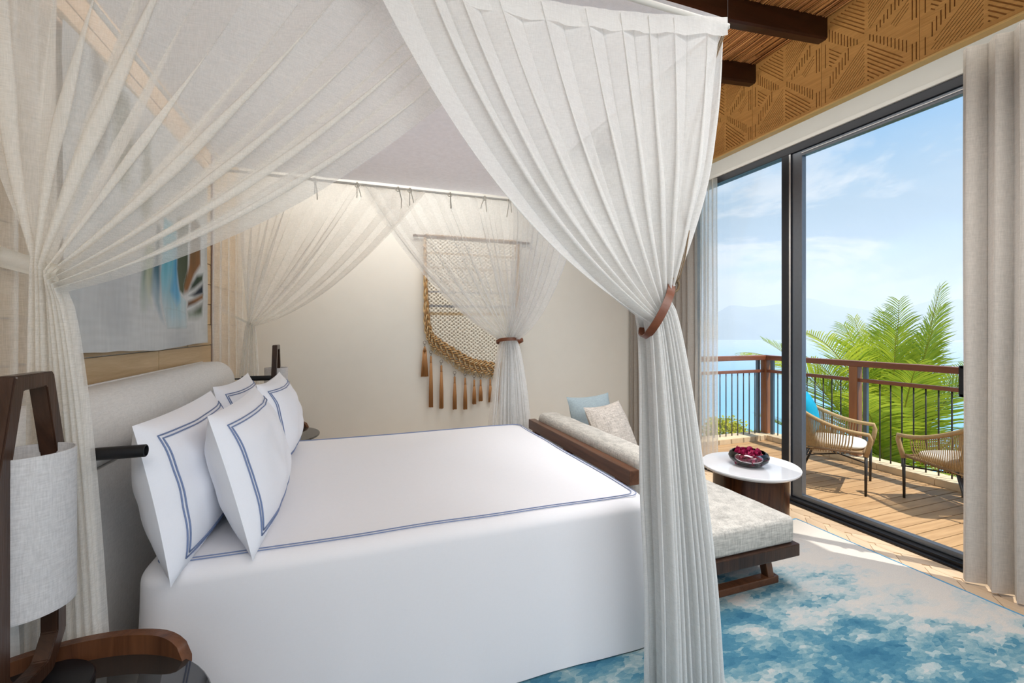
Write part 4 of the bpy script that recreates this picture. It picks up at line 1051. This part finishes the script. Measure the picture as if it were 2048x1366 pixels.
def tie(parent, a, b, w, sag, m='sheer_head'):
    a, b = Vector(a), Vector(b); vs = []; fs = []; n = 14
    for i in range(n + 1):
        t = i / n; p = a.lerp(b, t) + Vector((0, 0, -sag * math.sin(PI * t))); ww = w * lerp(.7, 1.1, t)
        for k in range(6):
            q = k / 5; vs.append(p + Vector((.004 * math.sin(q * 9), .004 * math.cos(q * 9), (q - .5) * ww)))
    for i in range(n):
        for k in range(5): fs.append((i * 6 + k, i * 6 + k + 1, (i + 1) * 6 + k + 1, (i + 1) * 6 + k))
    return addp(parent, MB().add(vs, fs), 'tie_band', 'ribbon', smooth=True)
tie(nh, (-.70, 1.42, 1.64), (XW + .02, 1.72, 1.735), .06, .0)
# far head corner
fh = curtain_thing('cream canopy curtain at the far head corner, tied back behind the pillows', (-.75, 3.75, 0))
addp(fh, wing((-.86, 3.90, 2.71), (.60, 3.90, 2.71), (-.84, 3.88, 2.2), (-.16, 3.86, 1.66), (-.735, 3.80, 1.545), (.05, 0, -.04), (-.76, 3.76, .02), (.25, .02, 0), (0, 1, 0), 9, 31, .010, .024, .022, .03, seg=18), 'side_panel', 'sheer_head', smooth=True)
addp(fh, straight(-.98, 3.80, -.84, 4.04, .02, 2.71, 4, .018, 4), 'head_panel', 'sheer_head', smooth=True)
tie(fh, (-.735, 3.78, 1.54), (XW + .02, 4.17, 1.685), .028, .01)
for i, x_ in enumerate((-.30, .02, .35)): ribbon(fh, (x_, 3.875, 2.70), i, 1.3)
# far foot corner
ff = curtain_thing('white canopy curtain at the far foot corner, in front of the wall hanging', (1.36, 3.85, 0))
addp(ff, wing((1.41, 3.90, 2.71), (.05, 3.90, 2.71), (1.40, 3.88, 2.2), (.62, 3.86, 1.78), (1.335, 3.83, 1.395), (-.13, 0, -.0), (1.35, 3.84, .02), (-.46, 0, 0), (0, 1, 0), 10, 41, .010, .020, .03, .045, seg=18), 'side_panel', 'sheer_far', smooth=True)
addp(ff, wing((1.41, 3.88, 2.71), (1.41, 2.35, 2.71), (1.41, 3.8, 2.2), (1.52, 2.95, 1.62), (1.36, 3.80, 1.395), (.06, -.05, 0), (1.42, 3.80, .02), (.34, -.06, 0), (1, 0, 0), 10, 42, .012, .024, .03, .045), 'foot_panel', 'sheer_far', smooth=True)
strapat(ff, (1.345, 3.82, 1.393), (.125, 0, 0), (0, .085, -.022), .03)
for i, x_ in enumerate((.45, .80, 1.12, 1.36)): ribbon(ff, (x_, 3.875, 2.70), 10 + i, 1.3)

# ------------------------------------------------------------------ painting
PETALS = [  # outline (along the wall, height), upper colour, lower colour, soft edge, fade towards the bottom
    ([(2.732, 1.669), (2.747, 1.732), (2.80, 1.95), (2.91, 2.0), (2.896, 1.705), (2.864, 1.609), (2.826, 1.561), (2.753, 1.582)], (.13, .20, .15), (.42, .48, .42), .05, .5),
    ([(2.801, 1.742), (2.85, 1.98), (2.93, 1.95), (2.923, 1.659), (2.93, 1.6), (2.877, 1.609), (2.832, 1.676)], (.34, .38, .25), (.55, .57, .48), .03, .5),
    ([(2.88, 1.776), (2.95, 2.1), (3.03, 2.1), (3.026, 1.666), (3.112, 1.51), (3.028, 1.547), (2.943, 1.624), (2.88, 1.693)], (.010, .055, .075), (.16, .30, .38), .045, .55),
    ([(3.007, 1.805), (3.05, 2.15), (3.25, 2.15), (3.259, 1.788), (3.321, 1.719), (3.405, 1.689), (3.399, 1.504), (3.119, 1.507), (3.031, 1.66)], (.08, .40, .52), (.45, .56, .58), .02, .25),
    ([(3.167, 1.812), (3.20, 2.05), (3.27, 2.05), (3.325, 1.715), (3.321, 1.67), (3.251, 1.626), (3.183, 1.675), (3.135, 1.724)], (.04, .24, .42), (.10, .36, .60), .06, .3),
    ([(3.088, 1.631), (3.251, 1.626), (3.399, 1.604), (3.414, 1.512), (3.127, 1.51)], (.40, .55, .60), (.58, .62, .62), .08, .2),
    ([(3.251, 1.872), (3.25, 2.2), (3.46, 2.25), (3.43, 1.813), (3.358, 1.714), (3.294, 1.737)], (.035, .05, .025), (.09, .11, .07), .02, 0),
    ([(3.438, 1.932), (3.50, 2.3), (3.698, 2.25), (3.691, 1.948), (3.555, 1.855), (3.443, 1.735), (3.358, 1.714), (3.358, 1.784)], (.13, .075, .03), (.26, .12, .045), .035, 0),
    ([(3.443, 1.742), (3.493, 1.812), (3.598, 1.883), (3.745, 1.912), (3.728, 1.835), (3.555, 1.766)], (.045, .07, .04), (.02, .035, .025), .03, 0),
    ([(3.424, 1.719), (3.566, 1.77), (3.738, 1.844), (3.745, 1.742), (3.555, 1.71)], (.012, .02, .03), (.008, .018, .035), .03, 0),
    ([(3.41, 1.633), (3.424, 1.69), (3.555, 1.721), (3.742, 1.766), (3.738, 1.71), (3.555, 1.661)], (.25, .115, .04), (.12, .06, .03), .025, 0),
    ([(3.405, 1.625), (3.555, 1.661), (3.742, 1.71), (3.728, 1.584), (3.555, 1.542), (3.414, 1.547)], (.035, .05, .025), (.22, .27, .20), .05, .55),
    ([(2.30, 2.25), (2.28, 2.72), (2.42, 2.76), (2.47, 2.4), (2.40, 2.1)], (.12, .09, .07), (.25, .22, .19), .06, .2),
    ([(2.46, 2.2), (2.48, 2.62), (2.66, 2.66), (2.72, 2.36), (2.60, 2.1)], (.07, .075, .025), (.20, .19, .09), .06, .3),
    ([(2.74, 2.1), (2.76, 2.5), (2.90, 2.52), (2.92, 2.2), (2.84, 2.0)], (.14, .14, .08), (.34, .34, .25), .05, .4)]
def petal_color(y, z):
    """painted petals on grey linen: y along the wall, z height"""
    base = 1 + .07 * nz(y * 45, z * 7) + .06 * nz(y * 7, z * 45)
    c = Vector((.60, .61, .60)) * base
    c = c.lerp(Vector((.40, .42, .43)) * base, .75 * max(0, nz(y * 2.6, z * 3.2, 4)))
    for P, c0, c1, soft, fade in PETALS:
        zs = [q[1] for q in P]; ys = [q[0] for q in P]; z0, z1 = min(zs), max(zs)
        if not (z0 < z < z1 and min(ys) < y < max(ys)): continue
        ins = False; d = 9.
        for (a, b), (e, f_) in zip(P, P[1:] + P[:1]):
            if (b > z) != (f_ > z) and y < (e - a) * (z - b) / (f_ - b) + a: ins = not ins
            L2 = (e - a) ** 2 + (f_ - b) ** 2; t = max(0, min(1, ((y - a) * (e - a) + (z - b) * (f_ - b)) / L2))
            d = min(d, math.hypot(y - a - t * (e - a), z - b - t * (f_ - b)))
        if not ins: continue
        k = (z1 - z) / (z1 - z0) + .25 * nz(y * 14, z * 4, z0); al = min(1, d / soft) ** .8 * (1 - fade * sstep(.45, 1, k))
        c = c.lerp(Vector(c0).lerp(Vector(c1), sstep(.1, .95, k)) * (1 + .15 * nz(y * 30, z * 5)), al)
        if d < .006 and fade < .5: c = c.lerp(Vector((.35, .42, .42)), .35)
    return c
KP = 1.178; PY0, PY1, PZ0, PZ1 = 1.80, 3.262, 1.41, 2.50
NU, NV_ = 330, 230; mb = MB(); cols = []
def pf(u, v):
    y = KP * lerp(PY0, PY1, u); z = 1.5 + KP * (lerp(PZ0, PZ1, v) - 1.5); edge = (1 - v)
    return (XW + .03 + .008 * math.sin(u * 9) * edge ** 2 + .004 * nz(u * 8, v * 5), y + .012 * nz(v * 4, 2.) * (u > .99) , z + (.010 * math.sin(u * 8 + .6) + .006 * nz(u * 9)) * (edge ** 6))
mb.grid(pf, NU, NV_)
for j in range(NV_ + 1):
    for i in range(NU + 1): cols.append(tuple(max(0, q) for q in petal_color(KP * lerp(PY0, PY1, i / NU), 1.5 + KP * (lerp(PZ0, PZ1, j / NV_) - 1.5))))
me = mb.mesh('canvas', 'canvas', True); color_attr(me, cols)
art = thing('painting', 'unframed linen painting of blue, green and brown petals above the headboard', 'painting', (XW, 2.53, 2.0))
o_ = inst('canvas', me, art); o_.matrix_parent_inverse = Matrix.Translation((-XW, -2.53, -2.0))
addp(art, MB().tube([(XW + .025, KP * PY0 - .02, 1.5 + KP * (PZ1 - 1.5)), (XW + .025, KP * PY1 + .02, 1.5 + KP * (PZ1 - 1.5))], .012, 8), 'hanging_rod', 'oak', smooth=True)

# ------------------------------------------------------------------ woven wall hanging
YH = YB - .03
mac = thing('wall_hanging', 'cream knitted wall hanging with brown rope border and leather tassels', 'wall hanging', (1.35, YB, 2.5))
def bez(pts, t):
    n = len(pts) - 1; x = t * n; i = min(n - 1, int(x)); f = x - i
    p0, p1, p2, p3 = (Vector(pts[max(0, i - 1)]), Vector(pts[i]), Vector(pts[i + 1]), Vector(pts[min(n, i + 2)]))
    return .5 * (2 * p1 + (p2 - p0) * f + (2 * p0 - 5 * p1 + 4 * p2 - p3) * f * f + (3 * p1 - p0 - 3 * p2 + p3) * f ** 3)
half_o = [(.715, 2.50), (.715, 2.2), (.715, 1.84), (.72, 1.52), (.775, 1.34), (.90, 1.24), (1.07, 1.115), (1.21, 1.035), (1.40, .995)]
half_i = [(.735, 2.50), (.74, 2.2), (.757, 1.84), (.80, 1.50), (.885, 1.395), (1.075, 1.275), (1.25, 1.175), (1.40, 1.14)]
CXM = 1.40
full_o = half_o + [(1.60, .965), (1.76, 1.0), (1.815, 1.12), (1.82, 1.5), (1.82, 2.0), (1.82, 2.50)]
full_i = half_i + [(1.58, 1.11), (1.70, 1.14), (1.765, 1.24), (1.785, 1.55), (1.79, 2.0), (1.79, 2.50)]
vs = []; fs = []; n = 90
for i in range(n + 1):
    q = bez([(a, 0, b) for a, b in full_i], i / n)
    for k in range(13):
        t = k / 12; zt = 2.50; vs.append((q.x, YH - .012 * math.sin(PI * t) - .004, lerp(zt, q.z, t) if True else 0))
mb = MB()
for i in range(n):
    for k in range(12): fs.append((i * 13 + k, i * 13 + k + 1, (i + 1) * 13 + k + 1, (i + 1) * 13 + k))
addp(mac, mb.add(vs, fs), 'knit_ground', 'knit', smooth=True)
addp(mac, MB().tube([(.60, YH, 2.525), (1.96, YH, 2.525)], .014, 10), 'hanging_bar', 'walnut', smooth=True)
mb = MB()
for i in range(30): 
    x_ = .74 + i * .0355; mb.tube([(x_ + .014 * math.cos(a), YH - .016 * math.cos(a * .5), 2.522 + .024 * math.sin(a)) for a in [j * PI / 5 for j in range(10)]], .006, 5, closed=True)
w = addp(mac, mb, 'bar_loops', 'rope', smooth=True); w['kind'] = 'stuff'
for st in range(9):
    pts = []; K = 260; lane = (st + .5) / 9
    for i in range(K + 1):
        t = i / K; a = bez([(p, 0, q) for p, q in full_o], t); b = bez([(p, 0, q) for p, q in full_i], t)
        ph = t * 2 * PI * 34 + st * 2.1; l2 = max(0.0, min(1.0, lane + .10 * math.sin(ph)))
        p = a.lerp(b, l2); pts.append((p.x, YH - .018 - .012 * math.cos(ph + st) - .012 * math.sin(PI * lane), p.z))
    addp(mac, MB().tube(pts, .0085, 5), 'rope_braid', 'rope' if st % 3 else 'lightrope', smooth=True)
mb = MB()
for i in range(46):
    t = .30 + .40 * i / 45; a = bez([(p, 0, q) for p, q in full_o], t); rr_ = R.uniform(.016, .028); ang = R.uniform(-.6, .6)
    mb.tube([(a.x + rr_ * .6 * math.cos(q) + ang * .02, YH - .012 - .006 * math.sin(q * 2), a.z - rr_ * .9 + rr_ * math.sin(q)) for q in [j * PI / 7 for j in range(14)]], .0038, 5, closed=True)
w = addp(mac, mb, 'loop_fringe', 'lightrope', smooth=True); w['kind'] = 'stuff'
def tassel(x_, z0, z1, short=False):
    g = MB()
    for k, zz in enumerate((z0 - .014, z0 - .040)): g.tube([(x_ + (.016 if k == 0 else .006) * math.cos(a), YH - .02 + .004 * k, zz + (.018 if k == 0 else .014) * math.sin(a)) for a in [j * PI / 8 for j in range(16)]], .0022, 5, closed=True)
    zt = z0 - .055; m_ = MB(); L = zt - z1
    if short:
        m_.lathe([(.008, 0), (.012, -.02), (.018, -.05)], (x_, YH - .022, zt), 10)
        for k in range(9): 
            a = k / 8 - .5; m_.tube([(x_ + a * .03, YH - .022, zt - .04), (x_ + a * .075, YH - .022 + .01 * math.sin(k), z1)], [.006, .005], 5)
    else:
        m_.lathe([(.005, 0), (.011, -.006), (.0115, -.06), (.013, -.075)], (x_, YH - .022, zt), 12)
        for k in range(10):
            a = 2 * PI * k / 10; m_.tube([(x_ + .008 * math.cos(a), YH - .022 + .008 * math.sin(a), zt - .07), (x_ + .016 * math.cos(a), YH - .022 + .016 * math.sin(a), zt - L * .6), (x_ + .019 * math.cos(a), YH - .022 + .019 * math.sin(a), z1 + R.uniform(0, .006))], [.005, .0065, .0055], 5)
    t_ = addp(mac, m_, 'tassel', 'tassel', smooth=True)
    ro_ = g.build('ring', 'brass', t_, True); ro_.matrix_parent_inverse = Matrix.Translation(-mac.location)
    ro_.matrix_parent_inverse = Matrix()
for x_, z0, z1, s_ in ((.722, 1.37, .985, True), (.79, 1.265, .645, False), (.905, 1.16, .625, False), (1.055, 1.03, .605, False), (1.175, 1.01, .60, False), (1.28, .985, .65, False), (1.355, .985, .68, False), (1.47, .985, .66, False), (1.59, .96, .64, False), (1.70, .99, .66, False)): tassel(x_, z0, z1, s_)

# ------------------------------------------------------------------ daybed
day = thing('daybed', 'grey upholstered daybed with dark wood frame at the foot of the bed', 'daybed', (1.95, 2.7, 0))
def rbox(x0, x1, y0, y1, z0, z1, r, puff=0., seed=0):
    bm = bmesh.new(); bmesh.ops.create_cube(bm, size=1)
    for v in bm.verts: v.co = Vector(((x0 + x1) / 2 + v.co.x * (x1 - x0), (y0 + y1) / 2 + v.co.y * (y1 - y0), (z0 + z1) / 2 + v.co.z * (z1 - z0)))
    bmesh.ops.bevel(bm, geom=list(bm.edges), offset=r, segments=4, affect='EDGES', profile=.5)
    if puff:
        bmesh.ops.subdivide_edges(bm, edges=[e for e in bm.edges if e.calc_length() > .12], cuts=14, use_grid_fill=True)
        for v in bm.verts:
            u = (v.co.x - x0) / (x1 - x0); w_ = (v.co.y - y0) / (y1 - y0)
            k = max(0, math.sin(PI * max(0, min(1, u)))) ** .5 * max(0, math.sin(PI * max(0, min(1, w_)))) ** .5
            if v.co.z > (z0 + z1) / 2: v.co.z += puff * k + .004 * nz(v.co.x * 6, v.co.y * 6, seed)
    return MB().bm(bm)
addp(day, MB().box(1.52, 2.40, 1.815, 3.66, .205, .275, .006), 'frame', 'dark')
addp(day, rbox(1.70, 2.385, 1.83, 3.52, .272, .425, .030, .018, 2), 'seat_cushion', 'boucle', smooth=True)
addp(day, rbox(1.535, 1.72, 1.83, 2.14, .272, .425, .028), 'corner_cushion', 'boucle', smooth=True)
addp(day, rbox(1.53, 1.73, 2.135, 3.62, .275, .765, .055, .006, 3), 'back_bolster', 'boucle', smooth=True)
addp(day, rbox(1.73, 2.385, 3.52, 3.66, .275, .70, .045), 'arm_bolster', 'boucle', smooth=True)
addp(day, MB().box(1.465, 1.528, 2.115, 3.655, .615, .70, .006), 'back_rail', 'walnut')
for y_ in (2.25, 2.95, 3.55): addp(day, MB().box(1.47, 1.52, y_ - .03, y_ + .03, .21, .62, .004), 'back_post', 'walnut_v')
for y_ in (1.93, 3.50):
    addp(day, MB().box(1.56, 2.345, y_ - .028, y_ + .028, .014, .058, .008), 'runner', 'walnut')
    for xa, xb in ((2.29, 2.25), (1.62, 1.66)): addp(day, MB().bar((xa, y_, .05), (xb, y_, .215), .045, .05, (1, 0, 0), .004), 'leg', 'walnut_v')
def cush(name, label, m, loc, w, h, th, yaw, lean, seed):
    t = thing(name, label, 'cushion', loc, 0)
    cm = cushion_mesh(w, h, th, .08, 30, seed, .008).build('cover', m, t, True, 70)
    t.rotation_mode = 'QUATERNION'; t.rotation_quaternion = (Matrix.Rotation(yaw, 3, 'Z') @ Matrix.Rotation(lean, 3, 'X')).to_quaternion(); return t
cush('cushion', 'pale blue grey velvet cushion at the back of the daybed', 'teal', (1.955, 3.36, .685), .50, .50, .17, math.radians(14), math.radians(-16), 3)
cush('cushion', 'speckled beige tweed cushion in front of the blue one on the daybed', 'tweed', (1.96, 3.06, .665), .50, .50, .19, math.radians(24), math.radians(-26), 8)

# coffee table and bowl
ct = thing('coffee_table', 'oval white marble side table on a dark wood drum', 'table', (2.95, 2.65, 0))
MB().lathe([(.315, .392), (.34, .405), (.352, .418), (.352, .427), (.349, .431)], (0, 0, 0), 72, 1.03, .99, 2.1, .5).build('table_top', 'marble', ct, True, 30)
MB().lathe([(.245, .004), (.245, .394)], (0, 0, 0), 60, 1., .92, 3.2, -.3).build('base', 'tablewood', ct, True, 40)
fb = thing('glass_bowl', 'clear glass bowl of magenta petals on the marble table', 'bowl', (2.93, 2.64, .431))
prof_ = [(.055, 0), (.10, .012), (.138, .045), (.146, .07), (.135, .098), (.120, .108), (.116, .105), (.130, .094), (.140, .07), (.132, .047), (.096, .018), (.05, .008)]
MB().lathe(prof_, (0, 0, 0), 48).build('bowl', 'bowl', fb, True, 50)
pts_ = []
pe_me = MB().grid(lambda u, v: (.03 * (2 * u - 1) * math.sin(PI * min(.98, max(.05, v * .9 + .06))) ** .7, .05 * (v - .5), .012 * ((2 * u - 1) ** 2) + .012 * (2 * v - 1) ** 2), 4, 5).mesh('petal', 'petal', True)
for i in range(120):
    a = R.uniform(0, 2 * PI); rr_ = math.sqrt(R.random()) * (.118 if i < 90 else .09); z_ = R.uniform(.022, .075) if i < 90 else R.uniform(.07, .115)
    if z_ < .05: rr_ = min(rr_, .085)
    p = inst('petal', pe_me, fb, (rr_ * math.cos(a), rr_ * math.sin(a), z_), (R.uniform(-1.2, 1.2), R.uniform(-1.2, 1.2), R.uniform(0, 6)))
    p.scale = [R.uniform(.7, 1.05)] * 3
